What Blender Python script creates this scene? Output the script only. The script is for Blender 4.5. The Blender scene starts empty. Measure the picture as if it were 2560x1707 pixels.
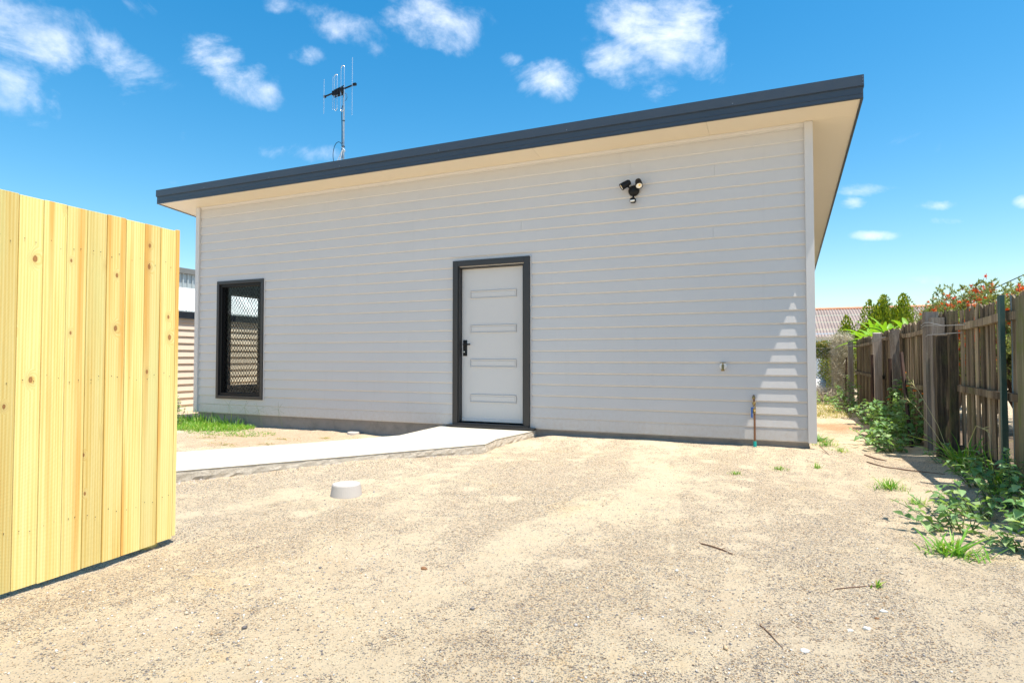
import bpy, bmesh, math, random
import numpy as np
from mathutils import Vector, Matrix, noise as mnoise
random.seed(7); rng = np.random.default_rng(11)
S = bpy.context.scene
COL = S.collection
R = math.radians

# ------------------------------------------------------------------ camera
cam = bpy.data.cameras.new('camera'); camo = bpy.data.objects.new('camera', cam); COL.objects.link(camo)
camo.location = (6.4815, -7.3297, 0.9211)
camo.rotation_euler = (R(90) + 0.02816, 0, 0.41062)
cam.sensor_width = 36; cam.lens = 21.12; cam.clip_start = .05; cam.clip_end = 2000
S.camera = camo
S.view_settings.view_transform = 'Standard'; S.view_settings.look = 'None'
S.view_settings.exposure = 0.86; S.view_settings.gamma = 1; S.view_settings.use_curve_mapping = False
S.cycles.max_bounces = 8; S.cycles.diffuse_bounces = 5; S.cycles.transparent_max_bounces = 16

# ------------------------------------------------------------------ sun and sky
SUN = Vector((.34, -.10, 1.0)).normalized()
sun = bpy.data.lights.new('sun', 'SUN'); sun.energy = 4.3; sun.angle = R(.55); sun.color = (1, .935, .82)
suno = bpy.data.objects.new('sun', sun); COL.objects.link(suno)
suno.rotation_euler = SUN.to_track_quat('Z', 'Y').to_euler()

world = bpy.data.worlds.new('World'); S.world = world; world.use_nodes = True
wt = world.node_tree; wt.nodes.clear()
def WN(t, **k):
    n = wt.nodes.new(t)
    for a, b in k.items(): setattr(n, a, b)
    return n
def wl(a, b): wt.links.new(a, b)
def wmath(op, a, b=None, c=None, clamp=False):
    n = WN('ShaderNodeMath', operation=op, use_clamp=clamp)
    for i, v in enumerate((a, b, c)):
        if v is None: continue
        if isinstance(v, (int, float)): n.inputs[i].default_value = v
        else: wl(v, n.inputs[i])
    return n.outputs[0]
sky = WN('ShaderNodeTexSky', sky_type='NISHITA', sun_disc=False)
sky.sun_elevation = math.asin(SUN.z); sky.sun_rotation = math.atan2(SUN.x, SUN.y)
sky.altitude = 0; sky.air_density = 1.15; sky.dust_density = .7; sky.ozone_density = 1.2
hs = WN('ShaderNodeHueSaturation'); hs.inputs['Saturation'].default_value = 1.5; hs.inputs['Value'].default_value = 1.3; hs.inputs['Hue'].default_value = .490
wl(sky.outputs[0], hs.inputs['Color'])
tc = WN('ShaderNodeTexCoord'); vec = tc.outputs['Generated']
sepz = WN('ShaderNodeSeparateXYZ'); wl(vec, sepz.inputs[0])
# broken fair-weather cumulus: soft patches placed by direction, torn up by noise
n1 = WN('ShaderNodeTexNoise'); n1.inputs['Scale'].default_value = 7.5; n1.inputs['Detail'].default_value = 9; n1.inputs['Roughness'].default_value = .62; n1.inputs['Distortion'].default_value = .5
wmp = WN('ShaderNodeMapping'); wmp.inputs['Scale'].default_value = (1, 1, 1.55); wmp.inputs['Rotation'].default_value = (.2, .25, 0); wl(vec, wmp.inputs[0]); wl(wmp.outputs[0], n1.inputs['Vector'])
n2 = WN('ShaderNodeTexNoise'); n2.inputs['Scale'].default_value = 23; n2.inputs['Detail'].default_value = 6; n2.inputs['Roughness'].default_value = .6
wl(vec, n2.inputs['Vector'])
def cloud(d, ang, r1, r2, amp):
    d = Vector(d).normalized(); e = d.cross(Vector((0, 0, 1))).normalized(); u = e.cross(d).normalized()
    a1 = (e * math.cos(ang) + u * math.sin(ang)) / r1; a2 = (-e * math.sin(ang) + u * math.cos(ang)) / r2
    outs = []
    for a in (a1, a2):
        n = WN('ShaderNodeVectorMath', operation='DOT_PRODUCT'); wl(vec, n.inputs[0]); n.inputs[1].default_value = a
        outs.append(wmath('POWER', n.outputs['Value'], 2))
    fr = WN('ShaderNodeVectorMath', operation='DOT_PRODUCT'); wl(vec, fr.inputs[0]); fr.inputs[1].default_value = d
    q = wmath('ADD', outs[0], outs[1]); q = wmath('MULTIPLY_ADD', q, -1, 1)
    q = wmath('MAXIMUM', q, -1.2)
    back = wmath('GREATER_THAN', fr.outputs['Value'], 0)
    q = wmath('ADD', q, wmath('MULTIPLY_ADD', back, 4, -4))
    return wmath('MULTIPLY', wmath('ADD', q, 1.2), amp)      # 0 .. 2.2*amp
CLOUDS = [
    ((-0.8051, 0.4445, 0.3928), -0.122, 0.1081, 0.0428, 1.00),
    ((-0.7853, 0.4844, 0.3856), 0.068, 0.0482, 0.0311, 1.00),
    ((-0.8454, 0.4247, 0.3240), 0.051, 0.0458, 0.0424, 0.85),
    ((-0.7378, 0.5051, 0.4479), -0.107, 0.0316, 0.0150, 0.80),
    ((-0.6859, 0.6056, 0.4035), -0.379, 0.0839, 0.0348, 1.00),
    ((-0.6636, 0.6391, 0.3888), -0.202, 0.0390, 0.0183, 1.00),
    ((-0.6116, 0.6604, 0.4356), 0.151, 0.0311, 0.0145, 0.72),
    ((-0.6151, 0.6215, 0.4851), 0.186, 0.0297, 0.0123, 0.80),
    ((-0.5583, 0.6801, 0.4751), -0.288, 0.0670, 0.0261, 0.95),
    ((-0.4453, 0.7437, 0.4985), -0.092, 0.0832, 0.0431, 1.05),
    ((-0.3125, 0.8490, 0.4261), -0.025, 0.0493, 0.0297, 0.95),
    ((-0.1377, 0.8759, 0.4624), -0.507, 0.1083, 0.0485, 1.10),
    ((-0.1956, 0.8782, 0.4364), -0.479, 0.0746, 0.0339, 1.05),
    ((-0.1112, 0.8625, 0.4937), -0.142, 0.0675, 0.0285, 1.00),
    ((-0.1487, 0.9021, 0.4051), -0.102, 0.0362, 0.0237, 0.85),
    ((-0.6449, 0.6983, 0.3105), 0.108, 0.0620, 0.0160, 0.78),
    ((-0.5811, 0.7192, 0.3808), 0.105, 0.0293, 0.0155, 0.72),
    ((0.1217, 0.9640, 0.2365), -0.140, 0.0446, 0.0096, 0.95),
    ((0.1034, 0.9697, 0.2214), -0.125, 0.0185, 0.0084, 0.80),
    ((0.1990, 0.9582, 0.2057), -0.144, 0.0261, 0.0086, 0.95),
    ((0.2112, 0.9602, 0.1828), -0.132, 0.0242, 0.0066, 0.85),
    ((0.1381, 0.9752, 0.1729), -0.106, 0.0441, 0.0063, 0.75),
    ((0.2877, 0.9374, 0.1961), -0.166, 0.0096, 0.0074, 0.95),
    ((-0.7710, 0.5862, 0.2487), 0.138, 0.0285, 0.0076, 0.75),
    ((-0.3569, 0.8181, 0.4510), 0.000, 0.0264, 0.0123, 0.75),
    ((0.2029, 0.9732, 0.1079), -0.076, 0.0326, 0.0095, 0.72),
    ((0.5233, -0.1884, 0.8311), 0.012, 0.0800, 0.0311, 1.00),
    ((-0.2788, -0.9534, 0.1153), 0.399, 0.1057, 0.0347, 1.00),
    ((-0.1549, 0.3575, 0.9210), 0.318, 0.1191, 0.0378, 1.00),
    ((-0.2867, -0.7136, 0.6391), -0.183, 0.1216, 0.0313, 1.00),
    ((0.4476, 0.2135, 0.8684), -0.218, 0.1227, 0.0474, 1.00),
    ((-0.0752, -0.6431, 0.7621), -0.399, 0.0952, 0.0387, 1.00),
    ((-0.8699, -0.2631, 0.4173), 0.245, 0.0822, 0.0330, 1.00),
    ((0.7975, 0.2674, 0.5408), 0.239, 0.0765, 0.0364, 1.00),
    ((0.7641, -0.2476, 0.5956), 0.005, 0.0765, 0.0303, 1.00),
    ((0.4023, -0.9019, 0.1572), 0.276, 0.0858, 0.0490, 1.00),
    ((-0.2533, 0.3461, 0.9034), 0.045, 0.0768, 0.0448, 1.00),
    ((0.5936, 0.3053, 0.7446), -0.029, 0.0755, 0.0428, 1.00),
    ((-0.4117, -0.5166, 0.7507), 0.108, 0.0864, 0.0460, 1.00),
    ((-0.8215, -0.3015, 0.4839), 0.238, 0.0866, 0.0443, 1.00),
]
tot = None
for c in CLOUDS:
    v = cloud(*c)
    tot = v if tot is None else wmath('MAXIMUM', tot, v)
m = wmath('MULTIPLY_ADD', n1.outputs[0], 4.6, -2.3)
m2 = wmath('MULTIPLY_ADD', n2.outputs[0], 1.7, -.85)
dens = wmath('ADD', wmath('ADD', wmath('MULTIPLY', tot, .78), wmath('ADD', m, m2)), -.96)
dm = WN('ShaderNodeMapRange', interpolation_type='SMOOTHSTEP'); dm.inputs['From Min'].default_value = -.12; dm.inputs['From Max'].default_value = 1.95
dm.inputs['To Max'].default_value = .86
wl(dens, dm.inputs['Value'])
mix = WN('ShaderNodeMix', data_type='RGBA'); wl(dm.outputs[0], mix.inputs['Factor'])
wl(hs.outputs[0], mix.inputs[6]); mix.inputs[7].default_value = (8.3, 8.7, 9.6, 1)
bg = WN('ShaderNodeBackground'); bg.inputs['Strength'].default_value = .085
wl(mix.outputs[2], bg.inputs['Color'])
wo = WN('ShaderNodeOutputWorld'); wl(bg.outputs[0], wo.inputs[0])

# ------------------------------------------------------------------ materials
class NT:
    def __init__(s, name):
        s.m = bpy.data.materials.new(name); s.m.use_nodes = True; s.t = s.m.node_tree
        s.b = s.t.nodes['Principled BSDF']; s.tc = None
    def n(s, t, **k):
        x = s.t.nodes.new(t)
        for a, b in k.items(): setattr(x, a, b)
        return x
    def l(s, a, b): s.t.links.new(a, b)
    def co(s, kind='Object', scale=(1, 1, 1), rot=(0, 0, 0)):
        if kind == 'World': o = s.n('ShaderNodeNewGeometry').outputs['Position']
        else: o = s.n('ShaderNodeTexCoord').outputs[kind]
        mp = s.n('ShaderNodeMapping'); mp.inputs['Scale'].default_value = scale; mp.inputs['Rotation'].default_value = rot
        s.l(o, mp.inputs[0]); return mp.outputs[0]
    def noise(s, v, scale, detail=4, rough=.55, dist=0):
        x = s.n('ShaderNodeTexNoise'); x.inputs['Scale'].default_value = scale; x.inputs['Detail'].default_value = detail
        x.inputs['Roughness'].default_value = rough; x.inputs['Distortion'].default_value = dist; s.l(v, x.inputs['Vector']); return x.outputs[0]
    def ramp(s, f, pts, interp='LINEAR'):
        x = s.n('ShaderNodeValToRGB'); x.color_ramp.interpolation = interp
        el = x.color_ramp.elements
        while len(el) > 1: el.remove(el[-1])
        el[0].position = pts[0][0]; el[0].color = (*pts[0][1], 1)
        for p, c in pts[1:]:
            e = el.new(p); e.color = (*c, 1)
        s.l(f, x.inputs[0]); return x.outputs[0]
    def mix(s, f, a, b, mode='MIX'):
        x = s.n('ShaderNodeMix', data_type='RGBA', blend_type=mode)
        for i, v in ((0, f), (6, a), (7, b)):
            if isinstance(v, (int, float)): x.inputs[i].default_value = v
            elif isinstance(v, tuple): x.inputs[i].default_value = (*v, 1)
            else: s.l(v, x.inputs[i])
        return x.outputs[2]
    def math(s, op, a, b=None, c=None, clamp=False):
        x = s.n('ShaderNodeMath', operation=op, use_clamp=clamp)
        for i, v in enumerate((a, b, c)):
            if v is None: continue
            if isinstance(v, (int, float)): x.inputs[i].default_value = v
            else: s.l(v, x.inputs[i])
        return x.outputs[0]
    def vor(s, v, scale, feature='F1', rnd=1):
        x = s.n('ShaderNodeTexVoronoi', feature=feature); x.inputs['Scale'].default_value = scale; x.inputs['Randomness'].default_value = rnd
        s.l(v, x.inputs['Vector']); return x
    def bump(s, h, dist, strength=1):
        x = s.n('ShaderNodeBump'); x.inputs['Distance'].default_value = dist; x.inputs['Strength'].default_value = strength
        s.l(h, x.inputs['Height']); s.l(x.outputs[0], s.b.inputs['Normal'])
    def set(s, col=None, rough=None, metal=None, spec=None):
        if col is not None:
            if isinstance(col, tuple): s.b.inputs['Base Color'].default_value = (*col, 1)
            else: s.l(col, s.b.inputs['Base Color'])
        if rough is not None:
            if isinstance(rough, (int, float)): s.b.inputs['Roughness'].default_value = rough
            else: s.l(rough, s.b.inputs['Roughness'])
        if metal is not None: s.b.inputs['Metallic'].default_value = metal
        if spec is not None: s.b.inputs['Specular IOR Level'].default_value = spec
        return s.m

def paint(name, col, rough=.5, var=.05, metal=0, bump=.0004, scale=30, spec=.5, dirt=None):
    t = NT(name); v = t.co('World')
    a = t.noise(v, 1.3, 4); b = t.noise(v, scale, 3)
    f = t.math('ADD', t.math('MULTIPLY_ADD', a, var * 2, 1 - var), t.math('MULTIPLY_ADD', b, var, -var / 2))
    c = t.mix(1, col, f, 'MULTIPLY')
    if dirt:
        d = t.ramp(t.noise(v, 5, 8, .65), [(.5, (0, 0, 0)), (.75, (1, 1, 1))])
        c = t.mix(t.math('MULTIPLY', d, dirt[1]), c, dirt[0])
    t.set(c, t.math('MULTIPLY_ADD', b, .15, rough - .07), metal, spec)
    if bump: t.bump(b, bump)
    return t.m

M = {}
def mat_board():
    t = NT('cladding_paint'); v = t.co('World')
    a = t.noise(v, 1.1, 4); b = t.noise(v, 60, 3)
    c = t.mix(1, (.545, .525, .515), t.math('MULTIPLY_ADD', a, .08, .96), 'MULTIPLY')
    # dust and soil splashed on the lowest boards, faint run marks higher up
    g = t.n('ShaderNodeSeparateXYZ'); t.l(v, g.inputs[0])
    low = t.math('MULTIPLY_ADD', g.outputs[2], -2.6, .95, clamp=True)
    sp = t.math('MULTIPLY', low, t.ramp(t.noise(v, 22, 7, .75), [(.42, (.05, .05, .05)), (.68, (.75, .75, .75))]))
    c = t.mix(t.math('MULTIPLY', sp, .6), c, (.42, .335, .25))
    mp = t.n('ShaderNodeMapping'); mp.inputs['Scale'].default_value = (7, 7, .5); t.l(v, mp.inputs[0])
    c = t.mix(t.ramp(t.noise(mp.outputs[0], 1.6, 5, .6), [(.58, (0, 0, 0)), (.8, (.16, .16, .16))]), c, (.40, .37, .34))
    t.set(c, t.math('MULTIPLY_ADD', b, .15, .42)); t.bump(t.math('ADD', b, t.math('MULTIPLY', a, 2.5)), .0006)
    return t.m
M['board'] = mat_board()
M['trim'] = paint('trim_paint', (.565, .545, .535), .42, .02, bump=.0002)
M['soffit'] = paint('soffit_paint', (.70, .62, .49), .6, .02, bump=.0002)
M['fascia'] = paint('roof_trim_steel', (.040, .052, .072), .34, .08, bump=.0006, scale=9, spec=.5)
M['frame'] = paint('window_frame_paint', (.026, .024, .025), .4, .06)
M['black'] = paint('black_plastic', (.008, .008, .009), .5, .1, spec=.25)
M['door'] = paint('door_paint', (.55, .53, .52), .38, .02)
M['white'] = paint('white_plastic', (.78, .78, .77), .45, .03)
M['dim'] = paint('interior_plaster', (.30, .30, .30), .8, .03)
M['roof'] = paint('roof_sheet_steel', (.06, .075, .10), .4, .05)
M['mesh'] = paint('mesh_black', (.008, .008, .009), .6, .1, spec=.15)
M['alu'] = paint('aluminium', (.72, .74, .76), .3, .05, metal=.9)
M['galv'] = paint('galvanised_steel', (.42, .44, .46), .42, .12, metal=.75)
M['brass'] = paint('weathered_brass', (.33, .24, .10), .42, .25, metal=.7)
M['copper'] = paint('weathered_copper', (.24, .115, .06), .45, .25, metal=.55, scale=50)
M['bluehandle'] = paint('blue_vinyl', (.02, .10, .35), .4, .1)
M['teal'] = paint('teal_plastic', (.0, .38, .33), .4, .08)
M['lens'] = paint('lamp_lens', (.85, .82, .76), .25, .03)
M['led'] = paint('led_chip', (.85, .55, .10), .3, .05)
M['tie'] = paint('white_strap', (.85, .85, .85), .5, .03)
M['concslab'] = paint('slab_concrete', (.25, .225, .20), .9, .22, bump=.004, scale=22, dirt=((.10, .09, .08), .5))
M['cap'] = paint('cast_concrete', (.47, .43, .395), .85, .08, bump=.0015, scale=70, dirt=((.40, .36, .31), .35))
M['tan'] = paint('tan_board_paint', (.70, .575, .465), .6, .05)
M['wroof'] = paint('white_roof_sheet', (.80, .81, .82), .4, .03)
M['shed'] = paint('grey_shed_steel', (.38, .43, .44), .45, .05)
M['shedcap'] = paint('grey_capping', (.17, .17, .16), .5, .05)
M['bwall'] = paint('pale_blue_board_paint', (.62, .68, .74), .6, .05)
M['rust'] = paint('rusted_steel', (.055, .030, .022), .85, .3, scale=80, bump=.001, dirt=((.20, .10, .07), .5))
M['greenpost'] = paint('green_painted_steel', (.035, .085, .07), .6, .25, scale=60, dirt=((.16, .16, .10), .5))
M['bluepost'] = paint('blue_painted_steel', (.08, .16, .20), .55, .2)
M['wire'] = paint('fence_wire', (.33, .32, .30), .5, .2, metal=.5)
M['cable'] = paint('cable_rubber', (.02, .03, .045), .6, .1)
M['tarp'] = paint('white_sheet', (.78, .76, .74), .6, .06)
M['timberbit'] = paint('offcut_wood', (.46, .29, .11), .8, .15)
M['stone'] = paint('white_stone', (.72, .70, .66), .85, .12, bump=.002)

def mat_path():
    t = NT('fresh_concrete'); v = t.co('World')
    a = t.noise(v, 2.2, 8, .6); b = t.noise(v, 90, 4, .7)
    c = t.ramp(a, [(.3, (.50, .455, .365)), (.6, (.58, .54, .45)), (.8, (.52, .465, .37))])
    c = t.mix(t.ramp(t.noise(v, 9, 9, .75), [(.60, (0, 0, 0)), (.75, (.3, .3, .3))]), c, (.52, .42, .30))
    sp = t.vor(v, 45); c = t.mix(t.ramp(sp.outputs['Distance'], [(.03, (.6, .6, .6)), (.09, (0, 0, 0))]), c, (.35, .3, .25))
    # rough cast sides are greyer: broken aggregate
    g = t.n('ShaderNodeNewGeometry'); sz = t.n('ShaderNodeSeparateXYZ'); t.l(g.outputs['True Normal'], sz.inputs[0])
    side = t.math('LESS_THAN', sz.outputs[2], .6)
    sc = t.ramp(t.noise(v, 26, 8, .75), [(.28, (.26, .22, .18)), (.40, (.50, .44, .36)), (.7, (.62, .55, .45))])
    c = t.mix(side, c, sc)
    t.set(c, .85); t.bump(t.math('ADD', t.math('MULTIPLY', b, .3), t.math('MULTIPLY', t.noise(v, 24, 8, .75), t.math('MULTIPLY_ADD', side, 6, .12))), .003)
    return t.m
M['path'] = mat_path()

def mat_ground():
    t = NT('sandy_ground'); v = t.co('World')
    big = t.noise(v, .55, 4, .5); mid = t.noise(v, 2.6, 6, .62, .4); fine = t.noise(v, 28, 6, .72); grit = t.noise(v, 150, 4, .8); g2 = t.noise(v, 330, 3, .8)
    sand = t.ramp(mid, [(.25, (.72, .56, .37)), (.42, (.80, .64, .435)), (.58, (.85, .695, .48)), (.76, (.85, .63, .36))])
    pink = t.ramp(t.noise(v, .8, 3), [(.4, (0, 0, 0)), (.62, (.5, .5, .5))])
    sand = t.mix(pink, sand, (.82, .67, .48))
    # smooth dusty pads and worn prints without grit
    pv = t.n('ShaderNodeVectorMath', operation='ADD'); wn = t.n('ShaderNodeTexNoise'); wn.inputs['Scale'].default_value = 5; t.l(v, wn.inputs['Vector'])
    ws = t.n('ShaderNodeVectorMath', operation='SCALE'); ws.inputs['Scale'].default_value = .16; t.l(wn.outputs['Color'], ws.inputs[0]); t.l(v, pv.inputs[0]); t.l(ws.outputs[0], pv.inputs[1])
    pc = t.vor(pv.outputs[0], 2.3); pr = t.n('ShaderNodeSeparateColor'); t.l(pc.outputs['Color'], pr.inputs[0])
    pad = t.math('MULTIPLY', t.ramp(t.math('ADD', pc.outputs['Distance'], t.math('MULTIPLY', t.noise(v, 16, 4, .6), .12)), [(.20, (1, 1, 1)), (.36, (0, 0, 0))]), t.math('GREATER_THAN', pr.outputs[0], .40))
    pad = t.math('MULTIPLY', pad, .85)
    sand = t.mix(pad, sand, (.84, .68, .48))
    # grey crusher dust lying in patches
    stv = t.n('ShaderNodeMapping'); stv.inputs['Rotation'].default_value = (0, 0, -.55); stv.inputs['Scale'].default_value = (1.0, .38, 1); t.l(v, stv.inputs[0])
    gp = t.math('ADD', t.math('MULTIPLY', t.noise(stv.outputs[0], 1.1, 5, .6, .6), 1.05), t.math('MULTIPLY', t.noise(v, 5.5, 9, .75), .8))
    gm = t.ramp(gp, [(.84, (0, 0, 0)), (1.12, (.85, .85, .85))])
    clean = t.math('SUBTRACT', 1, pad)
    # single grains: cells, a share of them dark, thicker where the crusher dust lies
    for scl, base_, add_, st in ((80, -.01, .09, .6), (165, .025, .21, .85), (270, .05, .30, .9)):
        gv = t.vor(v, scl); sc_ = t.n('ShaderNodeSeparateColor'); t.l(gv.outputs['Color'], sc_.inputs[0])
        th_ = t.math('ADD', t.math('MULTIPLY_ADD', gm, add_, base_), t.math('MULTIPLY_ADD', fine, .34, -.17))
        pick = t.math('MULTIPLY', t.math('LESS_THAN', sc_.outputs[0], t.math('MULTIPLY', th_, clean)), st)
        col = t.ramp(sc_.outputs[1], [(0, (.085, .075, .075)), (.25, (.23, .21, .205)), (.5, (.36, .33, .31)), (.7, (.30, .19, .11)), (.85, (.55, .33, .14)), (1, (.80, .74, .64))], 'CONSTANT')
        sand = t.mix(pick, sand, col)
    cl = t.ramp(t.noise(v, 11, 9, .8), [(.62, (0, 0, 0)), (.74, (.4, .4, .4))]); sand = t.mix(cl, sand, (.50, .35, .21))
    # red clay beyond the house corner, darker loam along the old fence
    def blob(x, y, rx, ry):
        mp = t.n('ShaderNodeVectorMath', operation='SUBTRACT'); t.l(v, mp.inputs[0]); mp.inputs[1].default_value = (x, y, 0)
        m2 = t.n('ShaderNodeVectorMath', operation='MULTIPLY'); t.l(mp.outputs[0], m2.inputs[0]); m2.inputs[1].default_value = (1 / rx, 1 / ry, 0)
        ln = t.n('ShaderNodeVectorMath', operation='LENGTH'); t.l(m2.outputs[0], ln.inputs[0])
        return t.math('ADD', t.math('MULTIPLY_ADD', ln.outputs['Value'], -1, 1), t.math('MULTIPLY_ADD', t.noise(v, 5, 6, .7), 1.6, -.8))
    r = t.ramp(blob(7.3, 3.0, .6, 1.0), [(.15, (0, 0, 0)), (.7, (.75, .75, .75))])
    sand = t.mix(r, sand, t.ramp(fine, [(.3, (.50, .25, .12)), (.7, (.64, .38, .21))]))
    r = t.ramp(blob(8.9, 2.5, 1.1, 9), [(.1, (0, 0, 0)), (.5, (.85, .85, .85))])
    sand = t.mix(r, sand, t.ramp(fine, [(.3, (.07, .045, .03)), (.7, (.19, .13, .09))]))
    r = t.ramp(blob(.5, -1.0, 2.6, 1.5), [(.2, (0, 0, 0)), (.6, (.8, .8, .8))])
    sand = t.mix(r, sand, t.ramp(fine, [(.25, (.48, .32, .21)), (.7, (.74, .55, .38))]))
    t.set(sand, .95, spec=.15)
    h = t.math('ADD', t.math('MULTIPLY', fine, 1.0), t.math('ADD', t.math('MULTIPLY', grit, .42), t.math('MULTIPLY', g2, .16)))
    t.bump(h, .035, 1)
    return t.m
M['ground'] = mat_ground()

def island(t): return t.n('ShaderNodeNewGeometry').outputs['Random Per Island']
def mat_gravel():
    t = NT('loose_grit')
    c = t.ramp(island(t), [(0, (.13, .12, .12)), (.16, (.27, .25, .235)), (.3, (.48, .40, .30)), (.5, (.62, .50, .36)), (.68, (.55, .40, .25)), (.8, (.36, .24, .15)), (.9, (.40, .39, .38)), (.97, (.75, .72, .66))])
    t.set(c, .9, spec=.2); return t.m
M['gravel'] = mat_gravel()

def mat_leaf(name, pts, trans=.35, rough=.45, spec=.4):
    t = NT(name); v = t.co('World'); f = t.math('ADD', t.math('MULTIPLY', island(t), .75), t.math('MULTIPLY', t.noise(v, 9, 3), .35))
    c = t.ramp(f, pts); t.set(c, rough, spec=spec)
    tr = t.n('ShaderNodeBsdfTranslucent'); cc = t.mix(1, c, (1.5, 1.45, .6), 'MULTIPLY'); t.l(cc, tr.inputs['Color'])
    mx = t.n('ShaderNodeMixShader'); mx.inputs[0].default_value = trans
    t.l(t.b.outputs[0], mx.inputs[1]); t.l(tr.outputs[0], mx.inputs[2])
    t.l(mx.outputs[0], t.t.nodes['Material Output'].inputs[0]); return t.m
M['weed'] = mat_leaf('weed_leaf', [(0, (.07, .16, .04)), (.4, (.16, .31, .10)), (.75, (.28, .44, .20)), (1, (.42, .52, .24))])
M['grass'] = mat_leaf('grass_blade', [(0, (.06, .18, .015)), (.5, (.14, .34, .03)), (.8, (.28, .44, .07)), (1, (.5, .48, .2))])
M['dryg'] = mat_leaf('dry_grass', [(0, (.16, .20, .05)), (.5, (.30, .30, .10)), (1, (.5, .42, .22))])
M['conifer'] = mat_leaf('conifer_spray', [(0, (.05, .10, .008)), (.35, (.15, .23, .018)), (.7, (.31, .37, .03)), (1, (.48, .48, .05))], .35)
M['strap'] = mat_leaf('strap_leaf', [(0, (.10, .26, .02)), (.5, (.20, .42, .03)), (1, (.36, .55, .06))], .4)
M['needle'] = mat_leaf('bottlebrush_leaf', [(0, (.10, .16, .04)), (.5, (.22, .29, .09)), (.8, (.36, .38, .14)), (1, (.50, .45, .22))], .3)
M['redf'] = mat_leaf('red_flower', [(0, (.55, .03, .015)), (.5, (.70, .10, .02)), (1, (.80, .22, .04))], .35)
M['creeper'] = mat_leaf('creeper_leaf', [(0, (.05, .10, .02)), (.5, (.15, .22, .04)), (.8, (.34, .28, .11)), (1, (.45, .33, .18))])
M['dryvine'] = mat_leaf('dry_vine_twig', [(0, (.14, .11, .08)), (.35, (.40, .34, .27)), (.7, (.66, .60, .50)), (1, (.80, .74, .64))], .1)
M['stem'] = paint('green_stem', (.12, .16, .06), .6, .2)
M['twig'] = paint('twig_bark', (.16, .085, .05), .85, .25)
M['palegrass'] = paint('seed_stalk', (.48, .45, .20), .7, .15)
M['bark'] = paint('bark', (.12, .08, .055), .9, .3, scale=40, bump=.004)
M['orange'] = mat_leaf('orange_flower', [(0, (.75, .16, .02)), (1, (.85, .32, .03))])
M['deadleaf'] = paint('dead_leaf', (.22, .11, .05), .8, .3)

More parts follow.
